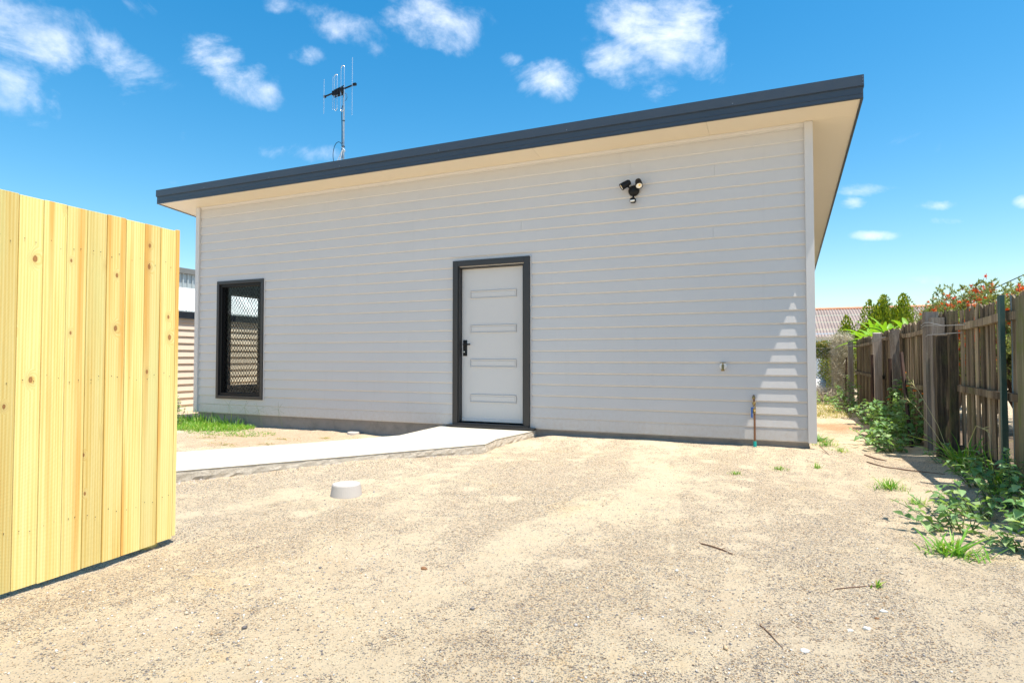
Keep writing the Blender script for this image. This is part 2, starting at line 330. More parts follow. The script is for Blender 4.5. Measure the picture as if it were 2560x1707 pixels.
def mat_pine():
    t = NT('treated_pine'); v0 = t.n('ShaderNodeTexCoord').outputs['Object']
    oi = t.n('ShaderNodeObjectInfo').outputs['Random']
    cx = t.n('ShaderNodeCombineXYZ'); t.l(t.math('MULTIPLY', oi, 37), cx.inputs[0]); t.l(t.math('MULTIPLY', oi, 23), cx.inputs[1]); t.l(t.math('MULTIPLY', oi, 91), cx.inputs[2])
    ad = t.n('ShaderNodeVectorMath', operation='ADD'); t.l(v0, ad.inputs[0]); t.l(cx.outputs[0], ad.inputs[1])
    def sc(x, y, z):
        mp = t.n('ShaderNodeMapping'); mp.inputs['Scale'].default_value = (x, y, z); t.l(ad.outputs[0], mp.inputs[0]); return mp.outputs[0]
    # knots: sparse cells, elongated up the board (board width runs along Y, length along Z)
    ksp = t.n('ShaderNodeSeparateXYZ'); t.l(sc(1, 9.5, 5.6), ksp.inputs[0]); kcb = t.n('ShaderNodeCombineXYZ'); t.l(ksp.outputs[1], kcb.inputs[0]); t.l(ksp.outputs[2], kcb.inputs[1])
    kv = t.n('ShaderNodeTexVoronoi', voronoi_dimensions='2D'); kv.inputs['Scale'].default_value = 1; kv.inputs['Randomness'].default_value = .75; t.l(kcb.outputs[0], kv.inputs['Vector']); kd = kv.outputs['Distance']
    rare = t.n('ShaderNodeSeparateColor'); t.l(kv.outputs['Color'], rare.inputs[0])
    pick = t.math('GREATER_THAN', rare.outputs[0], .80)
    size = t.math('MULTIPLY_ADD', rare.outputs[1], .05, .035)
    wob = t.noise(sc(20, 40, 40), 1, 3)
    kk = t.math('SUBTRACT', kd, t.math('MULTIPLY_ADD', wob, .06, -.02))
    knot = t.math('MULTIPLY', pick, t.math('LESS_THAN', kk, size))
    halo = t.math('MULTIPLY', pick, t.math('MULTIPLY_ADD', t.math('DIVIDE', kk, t.math('MULTIPLY', size, 4.2)), -1, 1, clamp=True), clamp=True)
    # grain: streaks along the length, bent round the knots
    warp = t.n('ShaderNodeCombineXYZ'); t.l(t.math('MULTIPLY', halo, .06), warp.inputs[1])
    a2 = t.n('ShaderNodeVectorMath', operation='ADD'); t.l(ad.outputs[0], a2.inputs[0]); t.l(warp.outputs[0], a2.inputs[1])
    def sc2(x, y, z):
        mp = t.n('ShaderNodeMapping'); mp.inputs['Scale'].default_value = (x, y, z); t.l(a2.outputs[0], mp.inputs[0]); return mp.outputs[0]
    broad = t.noise(sc2(1, 26, .55), 1, 3, .5, .6); streak = t.noise(sc2(1, 120, 1.3), 1, 5, .6); fine = t.noise(sc2(4, 420, 9), 1, 3, .6)
    wv = t.n('ShaderNodeTexWave', wave_type='BANDS', bands_direction='Y'); wv.inputs['Scale'].default_value = 1; wv.inputs['Distortion'].default_value = 5.5; wv.inputs['Detail'].default_value = 2.2; wv.inputs['Detail Scale'].default_value = .7
    t.l(sc2(1, 22, .8), wv.inputs['Vector'])
    f = t.math('ADD', t.math('MULTIPLY', broad, .55), t.math('ADD', t.math('MULTIPLY', streak, .25), t.math('MULTIPLY', wv.outputs[1], .20)))
    c = t.ramp(f, [(.22, (.87, .75, .35)), (.42, (.85, .70, .29)), (.58, (.79, .59, .19)), (.74, (.69, .43, .10))])
    # green tint of the treatment, orange sap streaks on some boards
    gr = t.ramp(t.noise(sc(1, 8, .9), 1, 2), [(.46, (0, 0, 0)), (.7, (.55, .55, .55))]); c = t.mix(gr, c, (.74, .74, .32))
    sap = t.ramp(t.noise(sc(1, 16, .5), 1.0, 3, .5), [(.54, (0, 0, 0)), (.68, (.9, .9, .9))]); c = t.mix(sap, c, (.74, .38, .08))
    c = t.mix(t.math('MULTIPLY', t.math('POWER', halo, 2.0), .45), c, (.50, .27, .09))
    rim = t.math('SINE', t.math('MULTIPLY', kk, 210)); kc = t.mix(t.math('MULTIPLY_ADD', rim, .35, .5), (.42, .17, .05), (.17, .07, .025))
    c = t.mix(knot, c, kc)
    ring = t.math('MULTIPLY', t.math('MULTIPLY', t.math('GREATER_THAN', t.math('SINE', t.math('MULTIPLY', kk, 150)), .55), t.math('POWER', halo, 1.3)), .45); c = t.mix(ring, c, (.55, .30, .09))
    c = t.mix(t.math('MULTIPLY', fine, .28), c, (.50, .36, .15))
    tone = t.math('MULTIPLY_ADD', oi, .32, .76); c = t.mix(1, c, tone, 'MULTIPLY')
    # band-saw marks
    sw = t.n('ShaderNodeTexWave', bands_direction='Z'); sw.inputs['Scale'].default_value = 55; sw.inputs['Distortion'].default_value = 1.0
    mp = t.n('ShaderNodeMapping'); mp.inputs['Rotation'].default_value = (.35, 0, 0); t.l(v0, mp.inputs[0]); t.l(mp.outputs[0], sw.inputs['Vector'])
    t.set(c, .75, spec=.25); t.bump(t.math('ADD', t.math('MULTIPLY', streak, .8), t.math('ADD', fine, t.math('MULTIPLY', sw.outputs[1], .25))), .0012)
    return t.m
M['pine'] = mat_pine()

def mat_oldwood(name, lo, hi, moss=.3):
    t = NT(name); v0 = t.n('ShaderNodeTexCoord').outputs['Object']; oi = t.n('ShaderNodeObjectInfo').outputs['Random']
    cx = t.n('ShaderNodeCombineXYZ'); t.l(t.math('MULTIPLY', oi, 53), cx.inputs[0]); t.l(t.math('MULTIPLY', oi, 71), cx.inputs[2])
    ad = t.n('ShaderNodeVectorMath', operation='ADD'); t.l(v0, ad.inputs[0]); t.l(cx.outputs[0], ad.inputs[1])
    def sc(x, y, z):
        mp = t.n('ShaderNodeMapping'); mp.inputs['Scale'].default_value = (x, y, z); t.l(ad.outputs[0], mp.inputs[0]); return mp.outputs[0]
    s = t.noise(sc(60, 60, 1.6), 1, 5, .65); b = t.noise(sc(8, 8, 1.1), 1, 4); sp = t.noise(sc(90, 90, 60), 1, 4, .7)
    f = t.math('ADD', t.math('MULTIPLY', s, .6), t.math('MULTIPLY', b, .4))
    c = t.ramp(f, [(.38, lo), (.5, tuple((a * .6 + b_ * .4) for a, b_ in zip(lo, hi))), (.62, hi)])
    c = t.mix(1, c, t.math('MULTIPLY_ADD', oi, .7, .62), 'MULTIPLY')
    mo = t.ramp(t.noise(sc(5, 5, 3), 1, 5, .65), [(.5, (0, 0, 0)), (.68, (moss,) * 3)]); c = t.mix(mo, c, (.14, .16, .045))
    li = t.ramp(sp, [(.62, (0, 0, 0)), (.7, (.55, .55, .55))]); c = t.mix(li, c, tuple(min(1, x * 1.5) for x in hi))
    t.set(c, .9, spec=.15); t.bump(t.math('ADD', s, t.math('MULTIPLY', sp, .4)), .004)
    return t.m
M['oldpaling'] = mat_oldwood('weathered_hardwood', (.07, .047, .03), (.40, .32, .22), .35)
M['oldpost'] = mat_oldwood('silvered_hardwood', (.22, .18, .15), (.46, .41, .36), .12)
M['mosspost'] = mat_oldwood('mossy_hardwood', (.10, .09, .05), (.27, .25, .15), .85)
M['darkpost'] = mat_oldwood('charred_hardwood', (.03, .024, .018), (.12, .09, .06), .3)

def mat_ironroof():
    t = NT('faded_corrugated_roof'); v = t.co('World')
    c = t.ramp(t.noise(v, 1.2, 6, .6), [(.3, (.27, .215, .19)), (.6, (.35, .285, .255)), (.8, (.31, .22, .17))])
    c = t.mix(t.ramp(t.noise(v, 7, 7, .7), [(.55, (0, 0, 0)), (.7, (.5, .5, .5))]), c, (.17, .12, .095))
    t.set(c, .8, spec=.2); return t.m
M['ironroof'] = mat_ironroof()
M['ridge'] = paint('terracotta_ridge', (.55, .24, .13), .75, .25, scale=6)

def mat_glass():
    t = NT('window_glass'); t.t.nodes.remove(t.b)
    tr = t.n('ShaderNodeBsdfTransparent'); tr.inputs[0].default_value = (.82, .86, .84, 1)
    gl = t.n('ShaderNodeBsdfGlossy'); gl.inputs['Roughness'].default_value = .01
    fr = t.n('ShaderNodeFresnel'); fr.inputs[0].default_value = 1.5
    mx = t.n('ShaderNodeMixShader'); bf = t.n('ShaderNodeNewGeometry').outputs['Backfacing']; t.l(t.math('MULTIPLY', fr.outputs[0], t.math('SUBTRACT', 1, bf)), mx.inputs[0]); t.l(tr.outputs[0], mx.inputs[1]); t.l(gl.outputs[0], mx.inputs[2])
    t.l(mx.outputs[0], t.t.nodes['Material Output'].inputs[0]); return t.m
M['glass'] = mat_glass()

# ------------------------------------------------------------------ helpers
def tag(o, label=None, cat=None, group=None, kind=None):
    if label: o['label'] = label
    if cat: o['category'] = cat
    if group: o['group'] = group
    if kind: o['kind'] = kind
    return o
def empty(name, loc=(0, 0, 0), label=None, cat=None, group=None, rz=0):
    o = bpy.data.objects.new(name, None); o.location = loc; o.rotation_euler.z = rz; COL.objects.link(o); o.empty_display_size = .1
    return tag(o, label, cat, group)
def link(name, me, parent=None, mat=None):
    if mat is not None and not me.materials: me.materials.append(M[mat] if isinstance(mat, str) else mat)
    o = bpy.data.objects.new(name, me); COL.objects.link(o)
    if parent: o.parent = parent
    return o
class B:
    """collects shapes into one mesh"""
    def __init__(s): s.v = []; s.f = []; s.mi = []; s.k = 0; s.sm = []; s.smooth = False
    def add(s, vs, fs):
        n = len(s.v); s.v += [tuple(v) for v in vs]; s.f += [tuple(i + n for i in f) for f in fs]; s.mi += [s.k] * len(fs); s.sm += [s.smooth] * len(fs); return s
    def box(s, a, b):
        x0, y0, z0 = a; x1, y1, z1 = b
        s.add([(x0, y0, z0), (x1, y0, z0), (x1, y1, z0), (x0, y1, z0), (x0, y0, z1), (x1, y0, z1), (x1, y1, z1), (x0, y1, z1)],
              [(0, 3, 2, 1), (4, 5, 6, 7), (0, 1, 5, 4), (1, 2, 6, 5), (2, 3, 7, 6), (3, 0, 4, 7)]); return s
    def bbox(s, a, b, c=.003):
        """box with chamfered edges"""
        bm = bmesh.new(); bmesh.ops.create_cube(bm, size=1)
        sx, sy, sz = [b[i] - a[i] for i in range(3)]
        for v in bm.verts: v.co = Vector(((v.co.x + .5) * sx + a[0], (v.co.y + .5) * sy + a[1], (v.co.z + .5) * sz + a[2]))
        bmesh.ops.bevel(bm, geom=bm.edges[:], offset=min(c, .45 * min(sx, sy, sz)), segments=1, affect='EDGES')
        bm.verts.index_update(); s.add([v.co[:] for v in bm.verts], [[v.index for v in f.verts] for f in bm.faces]); bm.free(); return s
    def ext(s, prof, axis, a, b):
        """extrude a closed profile (list of 2D) along axis"""
        n = len(prof)
        def P(p, t): return {'x': (t, p[0], p[1]), 'y': (p[0], t, p[1]), 'z': (p[0], p[1], t)}[axis]
        s.add([P(p, a) for p in prof] + [P(p, b) for p in prof],
              [(i, (i + 1) % n, n + (i + 1) % n, n + i) for i in range(n)] + [tuple(range(n))[::-1], tuple(range(n, 2 * n))]); return s
    def tube(s, pts, r, n=8, cap=True):
        pts = [Vector(p) for p in pts]; rs = r if isinstance(r, (list, tuple)) else [r] * len(pts)
        rings = []; up = None; sm = s.smooth; s.smooth = True
        for i, p in enumerate(pts):
            d = (pts[min(i + 1, len(pts) - 1)] - pts[max(i - 1, 0)])
            if d.length < 1e-9: d = Vector((0, 0, 1))
            d.normalize()
            if up is None:
                up = d.orthogonal().normalized()
            else:
                up = (up - d * up.dot(d)); up = up.normalized() if up.length > 1e-6 else d.orthogonal().normalized()
            w = d.cross(up)
            rings.append([p + (up * math.cos(2 * math.pi * k / n) + w * math.sin(2 * math.pi * k / n)) * rs[i] for k in range(n)])
        vs = [v for rg in rings for v in rg]; fs = []
        for i in range(len(pts) - 1):
            for k in range(n): fs.append((i * n + k, i * n + (k + 1) % n, (i + 1) * n + (k + 1) % n, (i + 1) * n + k))
        s.add(vs, fs)
        s.smooth = False
        if cap: s.add(rings[0][::-1], [tuple(range(n))]); s.add(rings[-1], [tuple(range(n))])
        s.smooth = sm; return s
    def lathe(s, prof, n=32, o=(0, 0, 0), ax=None):
        """prof: (r, h) pairs; ax: optional matrix"""
        vs = []
        for r, h in prof:
            for k in range(n):
                a = 2 * math.pi * k / n; p = Vector((r * math.cos(a), r * math.sin(a), h))
                if ax is not None: p = ax @ p
                vs.append(p + Vector(o))
        fs = [(i * n + k, i * n + (k + 1) % n, (i + 1) * n + (k + 1) % n, (i + 1) * n + k) for i in range(len(prof) - 1) for k in range(n)]
        fs.append(tuple(range(n))[::-1]); fs.append(tuple((len(prof) - 1) * n + k for k in range(n)))
        sm = s.smooth; s.smooth = False; s.add(vs, fs); s.smooth = sm; return s
    def build(s, name, mats, parent=None, smooth=False):
        me = bpy.data.meshes.new(name); me.from_pydata(s.v, [], s.f)
        for m_ in (mats if isinstance(mats, (list, tuple)) else [mats]): me.materials.append(M[m_])
        if any(s.mi): me.polygons.foreach_set('material_index', s.mi)
        me.polygons.foreach_set('use_smooth', [bool(x) or smooth for x in s.sm]); me.update()
        return link(name, me, parent)
def rawmesh(name, V, F4, mats, parent=None, mi=None):
    """numpy verts, quad or tri faces of one size"""
    V = np.asarray(V, dtype=np.float32); F4 = np.asarray(F4, dtype=np.int32); k = F4.shape[1]
    me = bpy.data.meshes.new(name); me.vertices.add(len(V)); me.vertices.foreach_set('co', V.ravel())
    me.loops.add(F4.size); me.loops.foreach_set('vertex_index', F4.ravel())
    me.polygons.add(len(F4)); me.polygons.foreach_set('loop_start', np.arange(0, F4.size, k, dtype=np.int32))
    me.polygons.foreach_set('loop_total', np.full(len(F4), k, dtype=np.int32))
    for m_ in (mats if isinstance(mats, (list, tuple)) else [mats]): me.materials.append(M[m_])
    if mi is not None: me.polygons.foreach_set('material_index', np.asarray(mi, dtype=np.int32))
    me.update(calc_edges=True); me.validate()
    return link(name, me, parent)

# ------------------------------------------------------------------ ground
def sm(a, b, x):
    t = max(0, min(1, (x - a) / (b - a))); return t * t * (3 - 2 * t)
GZ = -.12
def hbase(x, y):
    h = GZ
    # rises to the slab right of the path
    w = sm(3.5, 3.9, x) * (1 - sm(7.0, 7.6, x)) * sm(-.75, -.05, y) * (1 - sm(.5, 1.2, y))
    h += w * .055
    # lower ground left of the path
    d = (x - 2.25) * .84 - (y + 1.1) * .545     # signed distance right of the path's back edge line
    left = (1 - sm(-.35, .05, d)) * (1 - sm(2.2, 3.0, x)) if y < .3 else (1 - sm(2.2, 3.0, x))
    h -= .085 * left
    h += .045 * math.exp(-(((x + .3) / .75) ** 2 + ((y + .32) / .38) ** 2)) + .0 * math.exp(-(((x - .9) / .7) ** 2 + ((y + .25) / .25) ** 2))
    # scoured strip under the pine fence
    h -= .028 * math.exp(-(((x - 3.25) / .35) ** 2)) * (1 - sm(-4.95, -4.6, y))
    # soil pushed against the middle of the path
    e_ = (x - 2.72) * .77 - (y + 2.6) * .64; al = (x - 2.72) * .64 + (y + 2.6) * .77
    h += .05 * math.exp(-((max(0, e_) / .16) ** 2)) * math.exp(-((al / .85) ** 2)) * (1 if e_ > -.2 else 0)
    # bank under the old fence
    h += .05 * sm(7.7, 8.3, x) * (1 - sm(8.4, 9.2, x))
    return h
def height(x, y):
    h = hbase(x, y); f = 1 if (abs(x) < 25 and -15 < y < 30) else 0
    if f:
        p = Vector((x, y, 0)); h += .016 * mnoise.noise(p * 1.1) + .006 * mnoise.noise(p * 2.3) + .006 * mnoise.noise(p * 4.1) + .0045 * mnoise.noise(p * 11) + .003 * mnoise.noise(p * 27)
        if x < 2.6: h += .010 * mnoise.noise(p * 9) + .007 * mnoise.noise(p * 23)
    return h
def spaced(segs):
    out = []
    for a, b, st in segs: out += list(np.arange(a, b, st))
    out.append(segs[-1][1]); return out
xs = spaced([(-500, -60, 110), (-60, -10, 12.5), (-10, -4, 1), (-4, 1.4, .05), (1.4, 8.6, .028), (8.6, 12, .2), (12, 60, 6), (60, 500, 110)])
ys = spaced([(-300, -20, 70), (-20, -8, 2), (-8, -6.2, .3), (-6.2, -1.5, .028), (-1.5, 1, .04), (1, 8, .15), (8, 30, 1), (30, 90, 15), (90, 900, 135)])
nx, ny = len(xs), len(ys)
V = np.array([(x, y, height(x, y)) for y in ys for x in xs])
ii = np.arange(nx - 1)[None, :] + np.arange(ny - 1)[:, None] * nx; ii = ii.ravel()
g = rawmesh('ground', V, np.stack([ii, ii + 1, ii + 1 + nx, ii + nx], 1), 'ground'); g['kind'] = 'structure'
g.data.polygons.foreach_set('use_smooth', [True] * len(g.data.polygons))

# loose grit over the yard, thicker in the grey patches
N = 90000
rr = 1.75 + 7.0 * rng.random(N) ** 1.75; aa = .41062 + (rng.random(N) - .5) * 1.62
PX = 6.4815 - np.sin(aa) * rr; PY = -7.3297 + np.cos(aa) * rr
keep = (PY < -.06) & (PX < 8.1) & ~((PX < 3.38) & (PY < -4.8) & False)
PX, PY = PX[keep], PY[keep]
dn = np.array([mnoise.noise(Vector((x * .8, y * .8, 3))) + .5 * mnoise.noise(Vector((x * 3.1, y * 3.1, 9))) for x, y in zip(PX, PY)])
keep = rng.random(len(PX)) < np.clip(.42 + dn * 1.1, .06, 1); PX, PY = PX[keep], PY[keep]
def in_path(x, y): return (x * 0 + y > -3.9) & (((x - 3.56) * .77 - (y + 1.37) * .64) < 0.03) & (((x - 2.275) * .84 - (y + 1.1) * .545) > -.03) & (x > .5) & (x < 3.6)
k2 = ~in_path(PX, PY); PX, PY = PX[k2], PY[k2]
rad = (.0018 + .0048 * rng.random(len(PX)) ** 2.6)
big = rng.random(len(PX)) < .006; rad[big] *= 2.3
PZ = np.array([height(x, y) for x, y in zip(PX, PY)]) + rad * .25
oct_ = np.array([(1, 0, 0), (0, 1, 0), (-1, 0, 0), (0, -1, 0), (0, 0, .8), (0, 0, -.8)], float)
of = np.array([(0, 1, 4), (1, 2, 4), (2, 3, 4), (3, 0, 4), (1, 0, 5), (2, 1, 5), (3, 2, 5), (0, 3, 5)])
th = rng.random(len(PX)) * 6.28; n_ = len(PX)
pts = oct_[None] * (rad[:, None, None] * (.65 + .7 * rng.random((n_, 6, 1)))) * np.array([1, 1, .75])
cs, sn = np.cos(th)[:, None], np.sin(th)[:, None]
px_, py_ = pts[..., 0] * cs - pts[..., 1] * sn, pts[..., 0] * sn + pts[..., 1] * cs
V = np.stack([px_ + PX[:, None], py_ + PY[:, None], pts[..., 2] + PZ[:, None]], -1).reshape(-1, 3)
F = (of[None] + (np.arange(n_) * 6)[:, None, None]).reshape(-1, 3)
gv = rawmesh('gravel', V, F, 'gravel'); tag(gv, 'loose tan and grey grit scattered over the bare yard', 'gravel', kind='stuff')

# ------------------------------------------------------------------ concrete path
pp = [(3.62, .03), (3.60, -.16), (3.50, -.95), (3.564, -1.367), (2.52, -2.907), (1.884, -3.815), (.6, -5.55), (-.3, -4.9), (.963, -3.115), (1.731, -2.028), (2.275, -1.104), (2.24, -.5), (2.22, .03)]
def make_path():
    bm = bmesh.new(); top = -.02; pts = []
    n = len(pp)
    for i in range(n):
        a, b = Vector(pp[i]), Vector(pp[(i + 1) % n]); L = (b - a).length; k = max(1, int(L / .05))
        for j in range(k):
            p = a.lerp(b, j / k); nrm = Vector(((b - a).y, -(b - a).x)).normalized()
            pts.append((p, nrm))
    rings = []
    for z, off, jit in ((top, -.006, .0), (top - .005, 0, .001), (top - .03, -.002, .003), (top - .06, -.004, .006), (top - .09, .0, .008), (top - .14, .012, .01)):
        rings.append([bm.verts.new((p.x + nn.x * off + random.uniform(-jit, jit), p.y + nn.y * off + random.uniform(-jit, jit), z + random.uniform(-jit, jit) * .4)) for p, nn in pts])
    m_ = len(pts)
    for i in range(len(rings) - 1):
        for k in range(m_):
            bm.faces.new((rings[i][k], rings[i][(k + 1) % m_], rings[i + 1][(k + 1) % m_], rings[i + 1][k]))
    bm.faces.new(rings[0])
    bmesh.ops.recalc_face_normals(bm, faces=bm.faces[:])
    me = bpy.data.meshes.new('concrete_path'); bm.to_mesh(me); bm.free(); me.materials.append(M['path'])
    return link('concrete_path', me)
pth = make_path(); pth['kind'] = 'structure'

# ------------------------------------------------------------------ the house
XL, XR, BK = -2.60, 6.83, 9.0          # cladding ends, depth
ROW = .145; SL = .087                 # board cover, roof fall
def zsof(y): return 3.530 - SL * y
house = empty('house', (0, 0, 0), 'pale grey weatherboard house with dark flat skillion roof and white side door', 'house')
bd = B(); T = .0124
pf_ = [(.0, .011), (.009, 0), (.024, 0), (.024, ROW), (T + .0025, ROW), (T + .0025, ROW - .012), (T * .93, ROW - .0135)]
bd.add([(0, a_, c_) for a_, c_ in pf_] + [(1, a_, c_) for a_, c_ in pf_], [(i, 7 + i, 7 + (i + 1) % 7, (i + 1) % 7) for i in range(7)] + [tuple(range(7)), tuple(range(13, 6, -1))])
proto = bd.build('weatherboard', 'board', house); board_me = proto.data; used = [False]
def board(x0, x1, z, y=0, rz=0, ox=None):
    if not used[0]: o = proto; used[0] = True
    else: o = proto.copy(); COL.objects.link(o)
    o.parent = house; o.rotation_euler = (0, 0, 0)
    if rz == 0: o.location = (x0 + .0003, y, z); o.scale = (x1 - x0 - .0006, 1, 1)
    else: o.location = (ox, x0, z); o.rotation_euler.z = rz; o.scale = (x1 - x0, 1, 1)
    return o
joints = {22: [4.88], 21: [5.87], 18: [3.42], 16: [5.85], 0: [.6]}
WX0, WX1, WZ0, WZ1 = -2.155, -1.11, .25, 2.22
DX0, DX1, DZ1 = 2.403, 3.553, 2.27
for k in range(24):
    z = k * ROW; segs = [(XL - .01, XR + .01)]
    def cut(segs, a, b):
        out = []
        for s0, s1 in segs:
            if b <= s0 or a >= s1: out.append((s0, s1)); continue
            if a > s0: out.append((s0, a))
            if b < s1: out.append((b, s1))
        return out
    if 2 <= k <= 14: segs = cut(segs, WX0 + .02, WX1 - .02)
    if k <= 14: segs = cut(segs, DX0 + .03, DX1 - .03)
    for j in joints.get(k, []): segs = cut(segs, j - .0005, j + .0005)
    for s0, s1 in segs:
        o = board(s0, s1, z, y=.0005 if k else .004)
        if k == 0: o.rotation_euler.x = math.atan(T / ROW) * .98
# side walls: boards follow the falling soffit
for k in range(24):
    z = k * ROW; ymax = min(BK, (3.53 - z - ROW) / SL)
    if ymax < .3: continue
    o = board(.0, ymax, z, rz=R(90), ox=XR + .04)
    if 3 <= k <= 14:
        for a, b in ((0, .56), (1.38, ymax)):
            o = board(0, 1, z, rz=R(-90), ox=XL - .04); o.location = (XL - .04, b, z); o.scale.x = b - a
    else:
        o = board(0, 1, z, rz=R(-90), ox=XL - .04); o.location = (XL - .04, ymax, z); o.scale.x = ymax
def hp(name, b, mats, **k): return b.build(name, mats, house, **k)
# corner trims: an L of two faces
for x0, x1 in ((XR - .012, XR + .073), (XL - .073, XL + .012)):
    b = B(); b.bbox((x0, -.028, .0), (x1, .045, 3.53), .002); hp('corner_trim', b, 'trim')
# wall core with openings, inner lining
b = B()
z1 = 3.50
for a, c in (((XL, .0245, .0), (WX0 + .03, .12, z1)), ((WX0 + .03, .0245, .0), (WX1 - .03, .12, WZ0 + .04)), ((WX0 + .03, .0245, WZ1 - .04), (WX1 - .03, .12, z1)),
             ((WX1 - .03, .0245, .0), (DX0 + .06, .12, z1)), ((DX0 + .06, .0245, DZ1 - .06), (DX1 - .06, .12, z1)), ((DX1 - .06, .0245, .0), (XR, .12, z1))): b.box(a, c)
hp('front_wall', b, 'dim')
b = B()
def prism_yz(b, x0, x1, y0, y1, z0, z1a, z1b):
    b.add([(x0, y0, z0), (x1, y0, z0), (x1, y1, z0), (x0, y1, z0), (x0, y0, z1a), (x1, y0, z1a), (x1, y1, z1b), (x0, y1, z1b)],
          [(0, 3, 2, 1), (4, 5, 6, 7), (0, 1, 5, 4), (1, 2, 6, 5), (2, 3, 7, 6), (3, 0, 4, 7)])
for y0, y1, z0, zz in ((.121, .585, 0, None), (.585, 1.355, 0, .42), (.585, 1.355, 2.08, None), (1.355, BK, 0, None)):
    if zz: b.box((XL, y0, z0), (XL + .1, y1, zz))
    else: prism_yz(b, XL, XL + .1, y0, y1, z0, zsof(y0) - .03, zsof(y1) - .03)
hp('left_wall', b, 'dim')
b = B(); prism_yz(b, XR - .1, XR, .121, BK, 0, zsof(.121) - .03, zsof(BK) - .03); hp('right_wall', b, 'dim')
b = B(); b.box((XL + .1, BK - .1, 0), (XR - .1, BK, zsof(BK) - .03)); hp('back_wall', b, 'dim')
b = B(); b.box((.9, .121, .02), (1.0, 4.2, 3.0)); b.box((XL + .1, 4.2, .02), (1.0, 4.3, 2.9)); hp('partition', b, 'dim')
b = B(); b.box((XL + .02, .03, -.45), (XR - .0, BK - .02, .0)); b.box((XL - .0, .018, -.02), (XR, .03, .0)); hp('footing', b, 'concslab')
# eave
EX0, EX1, EY = -3.15, 7.343, -.405
def slope_box(b, x0, x1, y0, y1, dz0, dz1, base=3.53):
    """box that follows the roof fall; dz above the soffit plane"""
    za = [base - SL * y0 + dz0, base - SL * y1 + dz0, base - SL * y0 + dz1, base - SL * y1 + dz1]
    b.add([(x0, y0, za[0]), (x1, y0, za[0]), (x1, y1, za[1]), (x0, y1, za[1]), (x0, y0, za[2]), (x1, y0, za[2]), (x1, y1, za[3]), (x0, y1, za[3])],
          [(0, 3, 2, 1), (4, 5, 6, 7), (0, 1, 5, 4), (1, 2, 6, 5), (2, 3, 7, 6), (3, 0, 4, 7)])
YB = BK + .4
xj = [EX0 + .02, -1.2, 1.3, 3.72, 5.82, EX1 - .02]
for i in range(5):
    b = B(); slope_box(b, xj[i] + .001, xj[i + 1] - .001, EY + .01, -.005, 0, .006); hp('soffit_sheet', b, 'soffit')
for x0, x1 in ((EX0 + .02, XL), (XR, EX1 - .02)):
    for y0 in (.0, 2.4, 4.8, 7.2):
        b = B(); slope_box(b, x0, x1, y0 - .003, y0 + 2.393, 0, .006); hp('soffit_sheet', b, 'soffit')
b = B(); slope_box(b, XL, XR, .0, BK, 0, .006); hp('ceiling', b, 'dim')
# cover mould under the soffit
b = B(); b.ext([(-.012, 3.516), (-.012, 3.53), (.02, 3.53), (.02, 3.478), (.004, 3.478), (.004, 3.50)], 'x', XL + .014, XR - .014); hp('eave_mould', b, 'trim')
# fascia and flashing
b = B()
slope_box(b, EX0, EX1, EY - .0, EY + .012, -.012, .108)
slope_box(b, EX0 - .0, EX1 + .0, EY - .0045, EY + .002, .034, .040)
b.box((EX0, EY - .005, 3.5565), (EX1, EY + .03, 3.5615))
hp('front_fascia', b, 'fascia')
b = B(); b.box((EX0 - .006, EY - .018, 3.678), (EX1 + .006, EY - .003, 3.787)); b.box((EX0 - .006, EY - .003, 3.781), (EX1 + .006, EY + .10, 3.787)); b.box((EX0 - .006, EY - .010, 3.671), (EX1 + .006, EY - .002, 3.678))
hp('roof_flashing', b, 'fascia')
for x0, x1 in ((EX0 - .002, EX0 + .018), (EX1 - .018, EX1 + .002)):
    b = B(); slope_box(b, x0, x1, EY + .013, YB, -.012, .108); hp('side_fascia', b, 'fascia')
    b = B(); s_ = -.008 if x0 < 0 else .008; slope_box(b, x0 + s_, x1 + s_, EY + .013, YB, .112, .215); hp('side_flashing', b, 'fascia')
b = B(); slope_box(b, EX0 + .02, EX1 - .02, EY + .1, YB, .19, .20)
for i in range(54):
    x = EX0 + .1 + i * .193
    slope_box(b, x, x + .05, EY + .1, YB, .20, .222)
hp('roof_sheet', b, 'roof')
b = B()
for i in range(6):
    x = [-2.0, -.6, .75, 2.4, 4.2, 6.1][i]
    b.lathe([(.004, 0), (.004, .003)], 8, (x, EY - .0185, 3.70), Matrix.Rotation(R(90), 3, 'X'))
for z in (3.70, 3.735, 3.765): b.lathe([(.003, 0), (.003, .003)], 8, (EX1 - .004, EY - .0185, z), Matrix.Rotation(R(90), 3, 'X'))
hp('fascia_rivets', b, 'galv')

